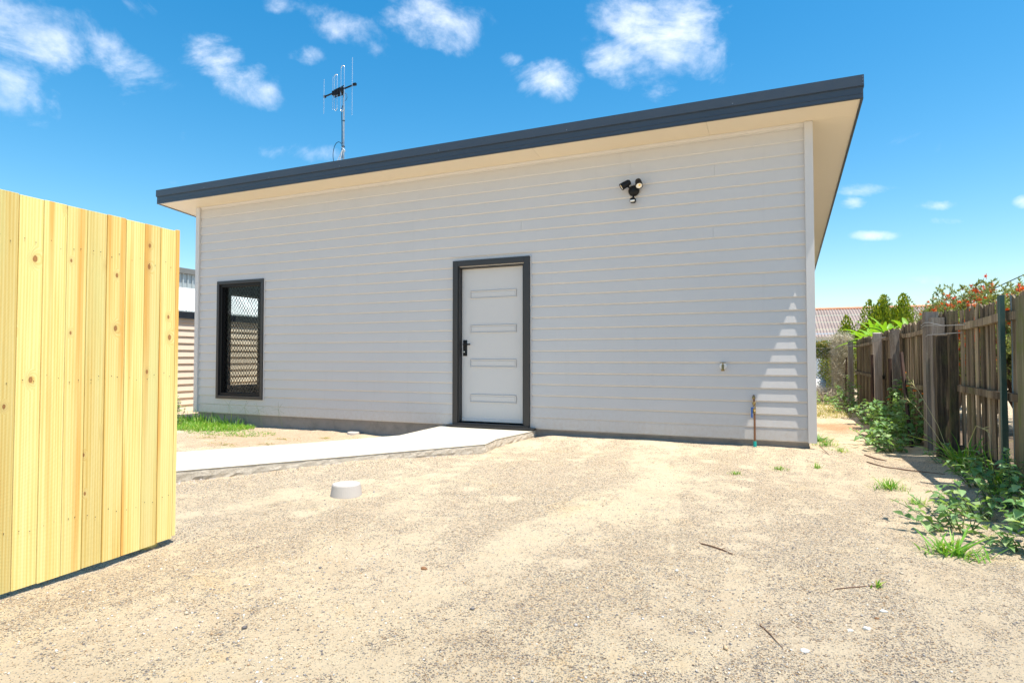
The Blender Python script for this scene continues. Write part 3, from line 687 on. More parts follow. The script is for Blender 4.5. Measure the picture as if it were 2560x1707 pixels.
# window with security screen
def rect_frame(b, x0, x1, z0, z1, w, y0, y1, c=.002):
    b.bbox((x0, y0, z0), (x0 + w, y1, z1), c); b.bbox((x1 - w, y0, z0), (x1, y1, z1), c)
    b.bbox((x0 + w - .0005, y0 + .0007, z0), (x1 - w + .0005, y1, z0 + w), c); b.bbox((x0 + w - .0005, y0 + .0007, z1 - w), (x1 - w + .0005, y1, z1), c)
def diamonds(b, x0, x1, z0, z1, y, pw, ph, r, axis='x'):
    """diamond mesh of flat wires clipped to a rectangle"""
    sl = ph / pw
    for sg in (1, -1):
        n0 = int((z0 - z1) / ph - (x1 - x0) * sl / ph) - 2; n1 = -n0 + 4
        for k in range(n0, n1):
            # z = zc + sg*sl*(x-x0) + k*ph
            pts = []
            zc = z0 + k * ph
            xa, xb = x0, x1
            f = lambda x: zc + sg * sl * (x - x0)
            lo, hi = sorted(((z0 - zc) / (sg * sl) + x0, (z1 - zc) / (sg * sl) + x0))
            xa, xb = max(x0, lo), min(x1, hi)
            if xb - xa < .003: continue
            dx, dz = 1, sg * sl; L = math.hypot(dx, dz); nx_, nz_ = -dz / L * r, dx / L * r
            yy = y + (.0012 if sg > 0 else -.0012)
            P = [(xa + nx_, f(xa) + nz_), (xb + nx_, f(xb) + nz_), (xb - nx_, f(xb) - nz_), (xa - nx_, f(xa) - nz_)]
            if axis == 'x': vs = [(p[0], yy - .001, p[1]) for p in P] + [(p[0], yy + .001, p[1]) for p in P]
            else: vs = [(yy - .001, p[0], p[1]) for p in P] + [(yy + .001, p[0], p[1]) for p in P]
            b.add(vs, [(0, 1, 2, 3), (7, 6, 5, 4), (0, 4, 5, 1), (2, 6, 7, 3)])
win = empty('window', (0, 0, 0)); win.parent = house; win['label'] = 'tall narrow window with dark frame and diamond security mesh'
b = B(); rect_frame(b, WX0, WX1, WZ0, WZ1, .052, -.022, .03); b.build('window_frame', 'frame', win)
b = B(); rect_frame(b, WX0 + .052, WX1 - .052, WZ0 + .052, WZ1 - .052, .045, .006, .045); rect_frame(b, WX0 + .03, WX1 - .03, WZ0 + .03, WZ1 - .03, .07, .046, .118); b.build('screen_frame', 'black', win)
b = B(); diamonds(b, WX0 + .09, WX1 - .09, WZ0 + .09, WZ1 - .09, .03, .062, .088, .0028); b.build('security_mesh', 'mesh', win)
b = B(); b.box((WX0 + .095, .07, WZ0 + .095), (WX1 - .095, .0745, WZ1 - .095)); b.build('pane', 'glass', win)
b = B(); b.bbox((WX1 + .001, -.006, WZ0 - .01), (WX1 + .019, .012, WZ1 + .004), .002); b.build('side_bead', 'trim', win)
b = B(); b.bbox((WX0 - .019, -.006, WZ0), (WX0 - .001, .012, WZ1), .002); b.build('side_bead', 'trim', win)
b = B(); b.bbox((DX1 + .001, -.008, .017), (DX1 + .018, .012, DZ1 + .004), .002); b.build('side_bead', 'trim', house)
w2 = empty('window', (0, 0, 0)); w2.parent = house; w2['label'] = 'side window in the left wall, seen through the front window'
def yframe(b, y0, y1, z0, z1, w, x0, x1):
    b.box((x0, y0, z0), (x1, y0 + w, z1)); b.box((x0, y1 - w, z0), (x1, y1, z1)); b.box((x0 + .001, y0 + w, z0), (x1 - .001, y1 - w, z0 + w)); b.box((x0 + .001, y0 + w, z1 - w), (x1 - .001, y1 - w, z1))
b = B(); yframe(b, .555, 1.385, .39, 2.11, .04, XL - .06, XL - .0); b.build('window_frame', 'frame', w2)
b = B(); diamonds(b, .59, 1.35, .42, 2.08, XL - .02, .062, .088, .0028, 'y'); b.build('security_mesh', 'mesh', w2)

# door
door = empty('door', (0, 0, 0)); door.parent = house; door['label'] = 'pale flush door with four slim raised mouldings in a charcoal frame'
b = B()
b.bbox((DX0, -.03, .035), (DX0 + .08, .03, DZ1), .003); b.bbox((DX1 - .08, -.03, .035), (DX1, .03, DZ1), .003); b.bbox((DX0 + .0795, -.0293, DZ1 - .08), (DX1 - .0795, .03, DZ1), .003)
b.build('door_frame', 'frame', door)
b = B()
b.bbox((DX0 + .068, -.008, .045), (DX0 + .096, .118, DZ1 - .075), .002); b.bbox((DX1 - .112, .004, .045), (DX1 - .088, .118, DZ1 - .0755), .002); b.bbox((DX0 + .0955, .0035, DZ1 - .105), (DX1 - .1125, .118, DZ1 - .076), .002)
b.bbox((DX1 - .0875, -.012, .045), (DX1 - .0805, .118, DZ1 - .076), .001)
b.build('jamb', 'frame', door)
b = B(); b.bbox((DX0 - .07, -.075, -.008), (DX1 + .075, .05, .016), .003); b.bbox((DX0 + .01, -.045, .0165), (DX1 - .01, .118, .040), .003); b.build('sill', 'frame', door)
LX0, LX1, LZ0, LZ1 = DX0 + .098, DX1 - .114, .062, DZ1 - .108
b = B(); b.bbox((LX0, .068, LZ0), (LX1, .108, LZ1), .002)
leaf = b.build('door_leaf', 'door', door)
for zc in (.375, .855, 1.325, 1.80):
    b = B(); x0, x1, z0, z1 = LX0 + .13, LX1 - .11, zc - .055, zc + .055
    for (a0, a1, c0, c1) in ((x0, x1, z0, z0 + .012), (x0, x1, z1 - .012, z1), (x0, x0 + .012, z0 + .012, z1 - .012), (x1 - .012, x1, z0 + .012, z1 - .012)):
        b.ext([(0, 0), (.003, -.006), (.009, -.006), (.012, 0)], 'x', 0, 1) if False else b.bbox((a0, .055, c0), (a1, .0695, c1), .005)
    b.bbox((x0 + .025, .0645, z0 + .025), (x1 - .025, .0695, z1 - .025), .003)
    b.build('moulding', 'door', leaf)
b = B(); b.bbox((LX0 + .004, .058, LZ0 - .004), (LX1 - .004, .069, LZ0 + .035), .002); b.build('weather_strip', 'trim', door)
b = B()
for i in range(4): b.lathe([(.004, 0), (.004, .003)], 8, (LX0 + .08 + i * .245, .0575, LZ0 + .015), Matrix.Rotation(R(90), 3, 'X'))
b.build('screws', 'galv', door)
h = empty('handle', (0, 0, 0)); h.parent = door
b = B(); b.bbox((LX0 + .022, .056, .955), (LX0 + .082, .068, 1.175), .003); b.build('backplate', 'black', h)
b = B(); b.tube([(LX0 + .05, .06, 1.115), (LX0 + .05, .012, 1.115)], .011, 12); b.bbox((LX0 + .042, .006, 1.104), (LX0 + .155, .020, 1.126), .003); b.build('lever', 'black', h)
b = B(); b.lathe([(.009, 0), (.009, .006)], 16, (LX0 + .042, .0565, 1.012), Matrix.Rotation(R(90), 3, 'X')); b.build('key_cylinder', 'alu', h)

# ------------------------------------------------------------------ things on the house
# twin floodlight with sensor
fl = empty('floodlight', (4.93, -.004, 2.975), 'black twin-head sensor floodlight mounted high on the weatherboard wall', 'wall light'); fl.scale = (1.16, 1.1, 1.16)
b = B(); b.lathe([(.052, .0), (.058, .004), (.058, .018), (.048, .030), (.030, .040), (.012, .044)], 36, (0, 0, 0), Matrix.Rotation(R(90), 3, 'X')); b.build('base', 'black', fl, smooth=False)
def head(c, d, arm0):
    d = Vector(d).normalized(); q = d.to_track_quat('Z', 'Y').to_matrix()
    hb = B(); hb.lathe([(.010, -.062), (.022, -.058), (.031, -.045), (.035, -.01), (.038, .052), (.0335, .052), (.0335, .045)], 28, c, q)
    o = hb.build('lamp_head', 'black', fl)
    k = B(); k.lathe([(.033, .0453), (.026, .0465)], 28, c, q); k.build('lens', 'lens', o)
    k = B(); k.lathe([(.011, .0467), (.010, .048)], 20, Vector(c) + q @ Vector((.004, .006, 0)), q); k.build('led', 'led', o)
    k = B(); k.tube([arm0, (Vector(arm0) + Vector(c)) / 2 + Vector((0, -.006, 0)), Vector(c) - d * .035], .010, 10); k.build('arm', 'black', o)
head((-.077, -.075, .060), (-.80, -.30, -.52), (-.03, -.035, .022))
head((.062, -.070, .060), (.22, -.62, -.72), (.028, -.035, .022))
sb = B(); sb.bbox((-.033, -.075, -.136), (.027, -.022, -.082), .012); so = sb.build('sensor', 'black', fl)
sb = B(); sb.bbox((-.026, -.0775, -.128), (.020, -.070, -.108), .003); sb.build('sensor_window', 'lens', so)
sb = B(); sb.tube([(0, -.02, -.04), (-.003, -.045, -.088)], .010, 10); sb.build('stem', 'black', so)

# garden tap
tp = empty('garden_tap', (5.947, -.002, .835), 'small brass garden tap with white wall plate on the weatherboards', 'tap')
RX = Matrix.Rotation(R(90), 3, 'X')
b = B(); b.lathe([(.040, 0), (.040, .008), (.034, .012)], 32, (0, .0, 0), RX); b.build('wall_plate', 'white', tp)
b = B(); b.tube([(0, 0, 0), (0, -.055, 0)], .011, 12); b.tube([(0, -.045, .012), (0, -.056, -.008), (0, -.062, -.035), (0, -.062, -.05)], [.013, .014, .013, .012], 12); b.lathe([(.017, 0), (.019, .006), (.019, .018), (.014, .022)], 8, (0, -.062, -.058)); b.build('body', 'brass', tp)
b = B(); b.tube([(0, -.05, .01), (0, -.05, .036)], .006, 8); b.tube([(-.032, -.05, .036), (.032, -.05, .036)], .0045, 8); b.build('tap_handle', 'brass', tp)

# copper riser with ball valve
rp = empty('water_pipe', (6.278, -.03, -.06), 'copper water riser with blue lever valve against the wall near the right corner', 'water pipe')
b = B(); b.tube([(0, -.015, -.02), (0, -.015, .47), (-.006, -.013, .53), (-.008, .0, .555), (-.008, .025, .56)], .011, 12); b.build('pipe', 'copper', rp)
b = B(); b.lathe([(.016, .0), (.018, .006), (.018, .03), (.013, .034)], 8, (-.004, -.015, .365)); b.lathe([(.013, 0), (.017, .012), (.017, .04), (.013, .05)], 10, (-.003, -.015, .40)); b.lathe([(.016, 0), (.018, .005), (.018, .028), (.013, .032)], 8, (-.004, -.014, .462)); b.lathe([(.012, 0), (.018, .02), (.012, .04)], 12, (-.007, -.010, .52)); b.build('valve', 'brass', rp)
b = B(); b.tube([(-.004, -.03, .43), (-.02, -.043, .43)], .006, 8); b.bbox((-.036, -.05, .32), (-.018, -.042, .435), .003); b.build('valve_lever', 'bluehandle', rp)
b = B(); b.lathe([(.017, -.03), (.018, .005), (.017, .055)], 20, (0, -.015, 0)); b.build('ground_sleeve', 'teal', rp)

# antenna
an = empty('antenna', (-.757, 1.5, 3.6), 'silver television antenna on a thin mast above the roof', 'antenna')
b = B(); b.tube([(0, 0, 0), (0, 0, 2.33)], .019, 10); b.build('mast', 'galv', an)
b = B(); A0, A1 = Vector((-.50, .06, 2.27)), Vector((.36, -.13, 2.27))
bxd = (A1 - A0); b.tube([A0, A1], .016, 6)
def bp(t): return A0 + bxd * t
for t, L in ((.985, .03), (.0, .02)): b.box(tuple(bp(t) - Vector((L, .02, .02))), tuple(bp(t) + Vector((L, .02, .02))))
b.build('boom', 'black', an)
b = B()
for t, s_ in ((.31, .04), (.38, .05), (.46, .055), (.54, .05), (.60, .04)):
    p = bp(t); b.box((p.x - .022, p.y - .03, p.z - s_ * 1.3), (p.x + .022, p.y + .03, p.z + s_ * .7))
b.tube([bp(.33) + Vector((0, 0, -.09)), bp(.60) + Vector((0, 0, -.10))], .012, 6); b.tube([bp(.33) + Vector((0, 0, .045)), bp(.66) + Vector((0, 0, .06))], .010, 6)
b.build('balun_box', 'black', an)
def rod(t, up, dn, wd=0):
    p = bp(t) + Vector((0, -.02, 0)); r = .0072; k = B()
    if wd == 0: k.tube([p + Vector((0, 0, up)), p - Vector((0, 0, dn))], r, 6)
    else:
        e = bxd.normalized() * wd / 2
        for sg, L in ((1, up), (-1, dn)):
            pts = [p - e + Vector((0, 0, .02 * sg))] + [p - e + Vector((0, 0, (L - wd / 2) * sg))]
            for q in range(1, 8):
                a = math.pi * q / 8; pts.append(p - e * math.cos(a) + Vector((0, 0, sg * (L - wd / 2 + wd / 2 * math.sin(a)))))
            pts += [p + e + Vector((0, 0, (L - wd / 2) * sg)), p + e + Vector((0, 0, .02 * sg))]
            k.tube(pts, r, 6)
    k.build('element', 'alu', an)
rod(.0, .32, .33); rod(.30, .30, .32); rod(.40, .32, .36, .08); rod(.62, .43, .42, .095); rod(.93, .50, .55)
b = B(); b.tube([(.0, -.0, 2.05), (-.03, -.03, 1.9), (-.022, -.02, 1.6), (-.02, -.02, 1.0)], .006, 6); b.tube([(-.02, 0, 1.31)] + [(-.15 - .15 * math.cos(a) * 1.0 if False else -.12 + .12 * math.cos(a), 0, .1 + 1.0 + .23 * math.sin(a)) for a in [x * .3 for x in range(3, 17)]] + [(-.02, 0, .85)], .006, 6); b.tube([(.02, 0, 2.22), (.06, 0, 2.2), (.075, 0, 2.13), (.05, 0, 2.08), (.01, 0, 2.08)], .004, 6); b.build('coax_cable', 'cable', an)
b = B(); b.tube([(.0, -.022, 1.17), (-.20, -.04, .79), (-.40, -.05, .40)], .006, 5); b.tube([(.0, -.024, 1.17), (-.05, -.05, .87), (-.12, -.05, .4)], .009, 5); b.tube([(-.02, -.03, 1.21), (.05, -.03, 1.15), (.06, -.02, 1.12), (.0, -.03, 1.14)], .007, 5); b.build('guy_strap', 'tie', an)
b = B(); b.lathe([(.026, 0), (.026, .012)], 12, (0, 0, 1.22)); b.lathe([(.024, 0), (.024, .012)], 12, (0, 0, 1.7)); b.build('clamp', 'black', an)

# ------------------------------------------------------------------ inspection caps and offcut
c = B(); c.lathe([(.118, -.06), (.117, .0), (.106, .078), (.101, .086), (.080, .087), (.076, .083), (.0, .083)][:-1] + [(.001, .083)], 48)
o = c.build('drain_cap', 'cap'); o.location = (3.478, -3.60, -.118); tag(o, 'round white concrete drain collar standing on the bare yard', 'drain cap')
c = B(); c.lathe([(.088, -.05), (.088, .012), (.080, .022), (.001, .022)], 40)
o = c.build('drain_cap', 'cap'); o.location = (.76, -.075, -.185); o.scale = (1.0, 1.0, .9); tag(o, 'flat grey drain lid half buried in soil beside the footing', 'drain cap')
c = B(); c.bbox((-.033, -.017, 0), (.033, .017, .026), .003); o = c.build('timber_offcut', 'timberbit'); o.location = (2.66, -2.74, -.122); o.rotation_euler = (0, .05, -.15); tag(o, 'small yellow timber offcut lying below the path edge', 'offcut')

# ------------------------------------------------------------------ new pine fence, left foreground
pf = empty('paling_fence', (0, 0, 0), 'new yellow treated pine paling fence standing close on the left', 'fence')
G0 = Vector((3.346, -5.776)); GD = (Vector((3.283, -4.89)) - G0).normalized()
edges = [-.82, -.712, -.606, -.50, -.392, -.285, -.172, -.064, .043, .148, .254, .3555, .4575, .5615, .672, .772, .876]
tops = {}
def paling_mesh(w, L, th):
    bm = bmesh.new(); bmesh.ops.create_cube(bm, size=1)
    for v in bm.verts: v.co = Vector(((v.co.x - .5) * th, (v.co.y + .5) * w, (v.co.z + .5) * L))
    bmesh.ops.bevel(bm, geom=bm.edges[:], offset=.0012, segments=1, affect='EDGES')
    me = bpy.data.meshes.new('paling'); bm.to_mesh(me); bm.free(); me.materials.append(M['pine']); return me
rzg = math.atan2(-GD.x, GD.y)
for i in range(len(edges) - 1):
    a, c2 = edges[i], edges[i + 1]; gap = random.choice([.003, .004, .006]); p = G0 + GD * (a + gap / 2)
    zb = -.122 + random.uniform(-.004, .004) + (.010 if i == len(edges) - 2 else 0); zt = 1.668 + random.uniform(-.004, .004)
    o = link('paling', paling_mesh(c2 - a - gap, zt - zb, .016), pf); o.location = (p.x + random.uniform(-.005, .001), p.y, zb); o.rotation_euler.z = rzg
p = G0 + GD * .8775; o = link('paling', paling_mesh(.022, 1.78, .016), pf); o.location = (p.x - .004, p.y, -.105); o.rotation_euler.z = rzg
for z in (.12, .80, 1.42):
    b = B(); b.bbox((-.055, -1.0, z), (-.018, .86, z + .07), .002); o = b.build('rail', 'pine', pf); o.location = (G0.x, G0.y, 0); o.rotation_euler.z = rzg
b = B(); b.bbox((-.15, .74, -.5), (-.056, .83, 1.5), .003); o = b.build('post', 'pine', pf); o.location = (G0.x, G0.y, 0); o.rotation_euler.z = rzg
b = B()
for i in range(len(edges) - 1):
    for z in (.14, .83, 1.47):
        for f in (.28, .68):
            t_ = edges[i] + (edges[i + 1] - edges[i]) * (f + random.uniform(-.06, .06)); p = G0 + GD * t_
            b.lathe([(.0024, 0), (.0018, .0012)], 8, (p.x + .0, p.y, z + random.uniform(-.02, .02) - .02 * f), Matrix.Rotation(R(90), 3, 'Y'))
o = b.build('nail_heads', 'rust', pf); o['kind'] = 'stuff'

# ------------------------------------------------------------------ left neighbour
nb = empty('neighbour_house', (-5.4, 2, -.23), 'low tan weatherboard neighbour with white corrugated roof beyond the left corner', 'house')
def nbp(name, b, m): o = b.build(name, m, nb); o.matrix_parent_inverse = Matrix.Translation((5.4, -2, .23)); return o
ND = B(); ND.ext([(0, 0), (-.030, .148), (-.06, .148), (-.06, 0)], 'y', 0, 1)
npro = None
for k in range(14):
    if npro is None: o = npro = nbp('weatherboard', ND, 'tan')
    else: o = npro.copy(); COL.objects.link(o)
    o.location = (-5.4, -3.0, -.24 + k * .150); o.scale = (1, 14, 1)
b = B(); b.box((-8.5, -3, -.4), (-5.462, 11, 1.86)); nbp('wall', b, 'tan')
b = B(); b.box((-5.385, -3.1, 1.80), (-5.355, 11.1, 1.945)); b.box((-5.46, -3.1, 1.80), (-5.385, 11.1, 1.81)); nbp('gutter', b, 'fascia')
def corrugated(name, p00, du, dv, pitch, amp, parent, mat, wave_along='u', seg=6):
    """sheet: u across the waves, v down the slope"""
    du, dv = Vector(du), Vector(dv); nrm = du.cross(dv).normalized()
    if nrm.z < 0: nrm = -nrm
    L = du.length; n = int(L / pitch * seg); vs = []
    for j in (0, 1):
        for i in range(n + 1):
            vs.append(Vector(p00) + du * (i / n) + dv * j + nrm * (amp * math.sin(2 * math.pi * i / seg)))
    for j in (0, 1):
        for i in range(n + 1):
            vs.append(vs[j * (n + 1) + i] - nrm * .003)
    m_ = n + 1; fs = []
    for i in range(n):
        fs += [(i, i + 1, m_ + i + 1, m_ + i), (2 * m_ + i + 1, 2 * m_ + i, 3 * m_ + i, 3 * m_ + i + 1), (i + 1, i, 2 * m_ + i, 2 * m_ + i + 1), (m_ + i, m_ + i + 1, 3 * m_ + i + 1, 3 * m_ + i)]
    o = rawmesh(name, [tuple(v) for v in vs], fs, mat, parent); o.data.polygons.foreach_set('use_smooth', [False] * len(o.data.polygons)); return o
o = corrugated('roof', (-5.30, -3.1, 1.972), (0, 14.2, 0), (-1.34, 0, .645), .076, .010, nb, 'wroof'); o.matrix_parent_inverse = Matrix.Translation((5.4, -2, .23))
b = B(); b.box((-6.75, -3.1, 2.56), (-6.60, 11.1, 2.635)); nbp('ridge_cap', b, 'wroof')
sh = empty('shed', (-9, 5, -.2), 'tall grey ribbed steel shed rising behind the white roof', 'shed')
b = B(); b.box((-15, -2, -.5), (-9.02, 14, 3.38)); o = b.build('wall_sheet', 'shed', sh); o.matrix_parent_inverse = Matrix.Translation((9, -5, .2))
b = B()
for i in range(100): b.ext([(-9.021, 0), (-8.99, .02), (-8.99, .045), (-9.021, .065)], 'z', -.4, 3.38) if False else b.box((-9.021, -1.9 + i * .155, -.4), (-8.985, -1.9 + i * .155 + .035, 3.375))
o = b.build('ribs', 'shed', sh); o['kind'] = 'stuff'; o.matrix_parent_inverse = Matrix.Translation((9, -5, .2))
b = B(); b.box((-9.3, -2.1, 3.35), (-8.93, 14.1, 3.50)); o = b.build('capping', 'shedcap', sh); o.matrix_parent_inverse = Matrix.Translation((9, -5, .2))

# ------------------------------------------------------------------ rear neighbour with corrugated roof
rn = empty('neighbour_house', (11, 21, -.12), 'pale blue neighbour house under an old pink corrugated roof, behind the hedge', 'house')
rni = Matrix.Translation((-11, -21, .12))
b = B()
for k in range(14): b.ext([(20.98, -.12 + k * .15), (21.0, .03 + k * .15), (21.05, .03 + k * .15), (21.05, -.12 + k * .15)], 'x', 5, 19)
b.box((5, 21.05, -.4), (19, 26, 1.95)); o = b.build('wall', 'bwall', rn); o.matrix_parent_inverse = rni
ec, rc = Vector((4.6, 20.6, 1.80)), Vector((4.6, 25.0, 3.27))
for k in range(4):
    a = ec.lerp(rc, k / 4) + Vector((0, 0, .012)); d = (rc - ec) / 4
    o = corrugated('roof_course', a, (14.8, 0, 0), d + Vector((0, 0, -.02)), .12, .024, rn, 'ironroof'); o.matrix_parent_inverse = rni
b = B()
for i in range(37): b.lathe([(.09, 0), (.10, .40)], 10, (4.6 + i * .4, 25.0, 3.25), Matrix.Rotation(R(90), 3, 'Y'))
o = b.build('ridge_capping', 'ridge', rn); o['kind'] = 'stuff'; o.matrix_parent_inverse = rni

# ------------------------------------------------------------------ old paling fence on the right
of_ = empty('paling_fence', (0, 0, 0), 'weathered dark hardwood paling fence with split posts along the right', 'fence')
pm = []
for i in range(6):
    bm = bmesh.new(); w = [.082, .088, .078, .09, .085, .074][i]
    # unit height board, top slightly skewed
    sk = [.012, -.01, .0, .018, -.015, .006][i]
    vs = [(0, 0, 0), (.014, 0, 0), (.014, w, 0), (0, w, 0), (0, 0, 1 + sk), (.014, 0, 1 + sk), (.014, w, 1 - sk), (0, w, 1 - sk)]
    me = bpy.data.meshes.new('paling'); me.from_pydata(vs, [], [(0, 3, 2, 1), (4, 5, 6, 7), (0, 1, 5, 4), (1, 2, 6, 5), (2, 3, 7, 6), (3, 0, 4, 7)]); me.materials.append(M['oldpaling']); pm.append(me)
y = -2.9; i = 0
while y < 8.25:
    gap_here = (-1.40 < y < -1.22) or (-.03 < y < .12)
    if gap_here: y += .07; continue
    o = link('paling', random.choice(pm), of_); top = 1.405 + .02 * math.sin(y * 2) - (.05 if y > 3 else 0) - (.02 if y > 5.5 else 0) + random.uniform(-.012, .012)
    zb = -.10 + random.uniform(-.02, .03); o.location = (8.20 + (i % 2) * .016 + random.uniform(-.003, .003), y, zb); o.scale = (1, random.uniform(.9, 1.05), top - zb)
    o.rotation_euler = (random.uniform(-.008, .008), 0, random.uniform(-.06, .06)); y += random.uniform(.070, .082); i += 1
def oldrail(y0, y1, za, zb, h=.055, mat='oldpaling'):
    b = B(); n = 8; 
    for k in range(n):
        pass
    vs = []; x0, x1 = 8.155, 8.198
    for k in range(n + 1):
        t = k / n; yy = y0 + (y1 - y0) * t; z = za + (zb - za) * t - .012 * math.sin(math.pi * t) + random.uniform(-.002, .002)
        vs += [(x0, yy, z - h / 2), (x1, yy, z - h / 2), (x1, yy, z + h / 2), (x0, yy, z + h / 2)]
    fs = [(0, 1, 2, 3), (4 * n + 3, 4 * n + 2, 4 * n + 1, 4 * n)]
    for k in range(n):
        for q in range(4): fs.append((4 * k + q, 4 * k + (q + 1) % 4, 4 * k + 4 + (q + 1) % 4, 4 * k + 4 + q))
    b.add(vs, fs); b.build('rail', mat, of_)
oldrail(-2.9, -1.47, 1.275, 1.25, .065); oldrail(-1.46, -.02, 1.265, 1.235, .065); oldrail(-2.9, -.0, .64, .625, .062)
oldrail(.75, 2.7, 1.27, 1.235); oldrail(2.75, 4.4, 1.25, 1.25); oldrail(4.5, 8.2, 1.24, 1.19); oldrail(2.3, 3.6, .52, .57, .06, 'oldpost'); oldrail(4.5, 8.2, .60, .62); oldrail(.6, 2.3, .60, .55)
oldrail(-2.9, 1.1, -.0, -.02, .16, 'darkpost')
def oldpost(x, y, w, d, top, mat, lean=(0, 0), skew=0, name='post'):
    b = B(); n = 5; vs = []
    for k in range(n + 1):
        t = k / n; z = -.3 + (top + .3) * t; j = lambda: random.uniform(-.004, .004)
        ox, oy = lean[0] * t, lean[1] * t; sk = skew if k == n else 0
        vs += [(x + ox - d / 2 + j(), y + oy - w / 2 + j(), z - sk), (x + ox + d / 2 + j(), y + oy - w / 2 + j(), z - sk), (x + ox + d / 2 + j(), y + oy + w / 2 + j(), z + sk), (x + ox - d / 2 + j(), y + oy + w / 2 + j(), z + sk)]
    fs = [(3, 2, 1, 0), (4 * n, 4 * n + 1, 4 * n + 2, 4 * n + 3)]
    for k in range(n):
        for q in range(4): fs.append((4 * k + q, 4 * k + (q + 1) % 4, 4 * k + 4 + (q + 1) % 4, 4 * k + 4 + q))
    b.add(vs, fs); return b.build(name, mat, of_)
oldpost(8.09, 8.3, .12, .10, 1.30, 'oldpost'); oldpost(8.09, 4.45, .17, .11, 1.35, 'oldpost', (0, 0), .01); oldpost(8.09, 2.75, .16, .10, 1.32, 'oldpost', (0, .12), -.01)
oldpost(8.08, .64, .15, .12, 1.435, 'oldpost'); oldpost(8.085, .30, .13, .11, 1.355, 'oldpost', (0, .08), .0); oldpost(8.07, .06, .14, .12, 1.16, 'darkpost', (0, .07), .006)
oldpost(8.12, -.10, .06, .07, 1.40, 'darkpost', (.02, .12)); oldpost(8.12, -1.50, .05, .035, 1.415, 'greenpost'); oldpost(8.10, -2.16, .20, .12, 1.35, 'mosspost'); oldpost(8.22, -1.42, .03, .03, 1.42, 'bluepost')
b = B()
b.tube([(8.13, 8.3, 1.21), (8.02, 8.32, 1.21), (8.02, 8.2, 1.2), (8.14, 7.9, 1.19)], .004, 5); b.build('tie_wire', 'wire', of_); b = B()
for dz in (0, -.05, -.03): b.tube([(8.15, 4.7, 1.24 + dz), (8.03, 4.6, 1.22 + dz), (8.02, 4.45, 1.23 + dz * .6), (8.03, 4.3, 1.25 + dz), (8.15, 4.0, 1.27)], .004, 5)
b.build('tie_wire', 'wire', of_); b = B()
for dz in (0, .03): b.tube([(8.15, .9, 1.22), (8.01, .72, 1.26 + dz), (8.0, .5, 1.28 + dz), (7.99, .25, 1.27 + dz), (8.05, -.05, 1.25), (8.15, -.4, 1.24)], .004, 5)
b.tube([(8.02, .55, 1.16), (7.99, .3, 1.17), (8.01, 0, 1.165), (8.15, -.3, 1.17)], .004, 5); b.build('tie_wire', 'wire', of_)
# star pickets and a leaning stake in front of the fence
for (x, y, zt, ln, lab) in ((7.98, 4.2, .98, (0, 0), 'rusty steel picket upright before the fence, farthest of three'), (7.97, 2.42, .92, (0, .05), 'rusty steel picket before the leaning grey post'), (7.93, .80, 1.0, (0, .62), 'rusty stake leaning over the leafy weeds')):
    b = B(); r = .022
    for q in range(3):
        a = 2 * math.pi * q / 3 + .4; c_, s_ = math.cos(a), math.sin(a)
        z0 = -.3; L = zt + .3
        P0 = Vector((0, 0, 0)); P1 = Vector((ln[0], ln[1], L)); e = Vector((c_ * r, s_ * r, 0)); f_ = Vector((-s_ * .004, c_ * .004, 0))
        vs = [P0 - f_, P0 + f_, P0 + e + f_, P0 + e - f_, P1 - f_, P1 + f_, P1 + e + f_, P1 + e - f_]
        b.add([v + Vector((0, 0, -.3)) for v in vs], [(0, 1, 2, 3), (7, 6, 5, 4), (0, 4, 5, 1), (1, 5, 6, 2), (2, 6, 7, 3), (3, 7, 4, 0)])
    o = b.build('steel_picket', 'rust'); o.location = (x, y, 0); tag(o, lab, 'picket', 'steel pickets beside the old fence')

# ------------------------------------------------------------------ chain link fence at the far end
cl = empty('chain_link_fence', (7.5, 9.3, -.1), 'chain link fence closing the side yard beyond the corner', 'fence'); cli = Matrix.Translation((-7.5, -9.3, .1))
b = B(); diamonds(b, 6.2, 8.05, -.1, 1.16, 9.3, .085, .085, .0035)
o = b.build('chain_mesh', 'wire', cl); o.matrix_parent_inverse = cli
b = B(); b.tube([(6.2, 9.3, 1.17), (8.05, 9.3, 1.17)], .006, 6); b.tube([(6.2, 9.3, .32), (8.05, 9.3, .32)], .005, 6); o = b.build('strain_wire', 'wire', cl); o.matrix_parent_inverse = cli
for x in (7.80, 6.3):
    b = B(); b.tube([(x, 9.32, -.3), (x, 9.32, 1.2)], .02, 10); o = b.build('post', 'galv', cl); o.matrix_parent_inverse = cli
b = B(); b.tube([(8.0, 8.6, -.3), (8.03, 8.55, .95)], .018, 8); o = b.build('stake', 'rust', cl); o.matrix_parent_inverse = cli
b = B(); b.bbox((6.2, 9.15, -.15), (8.0, 9.21, .06), .005); o = b.build('edging_board', 'darkpost'); tag(o, 'dark timber edging board below the chain link fence', 'board')

# ------------------------------------------------------------------ white covered heap behind chain link
def lump(name, loc, sc, mat, seed, amp=.25, sub=3):
    bm = bmesh.new(); bmesh.ops.create_icosphere(bm, subdivisions=sub, radius=1)
    for v in bm.verts:
        n_ = mnoise.noise(v.co * 1.3 + Vector((seed, 0, 0))) * amp + mnoise.noise(v.co * 3.7 + Vector((seed, 5, 0))) * amp * .4
        v.co *= 1 + n_
        v.co = Vector((v.co.x * sc[0], v.co.y * sc[1], v.co.z * sc[2]))
    me = bpy.data.meshes.new(name); bm.to_mesh(me); bm.free(); me.materials.append(M[mat])
    for p in me.polygons: p.use_smooth = True
    o = link(name, me); o.location = loc; return o
o = lump('covered_heap', (7.45, 12.6, .12), (.55, .5, .28), 'tarp', 3, .3); tag(o, 'low heap under a white sheet behind the chain link fence', 'heap')

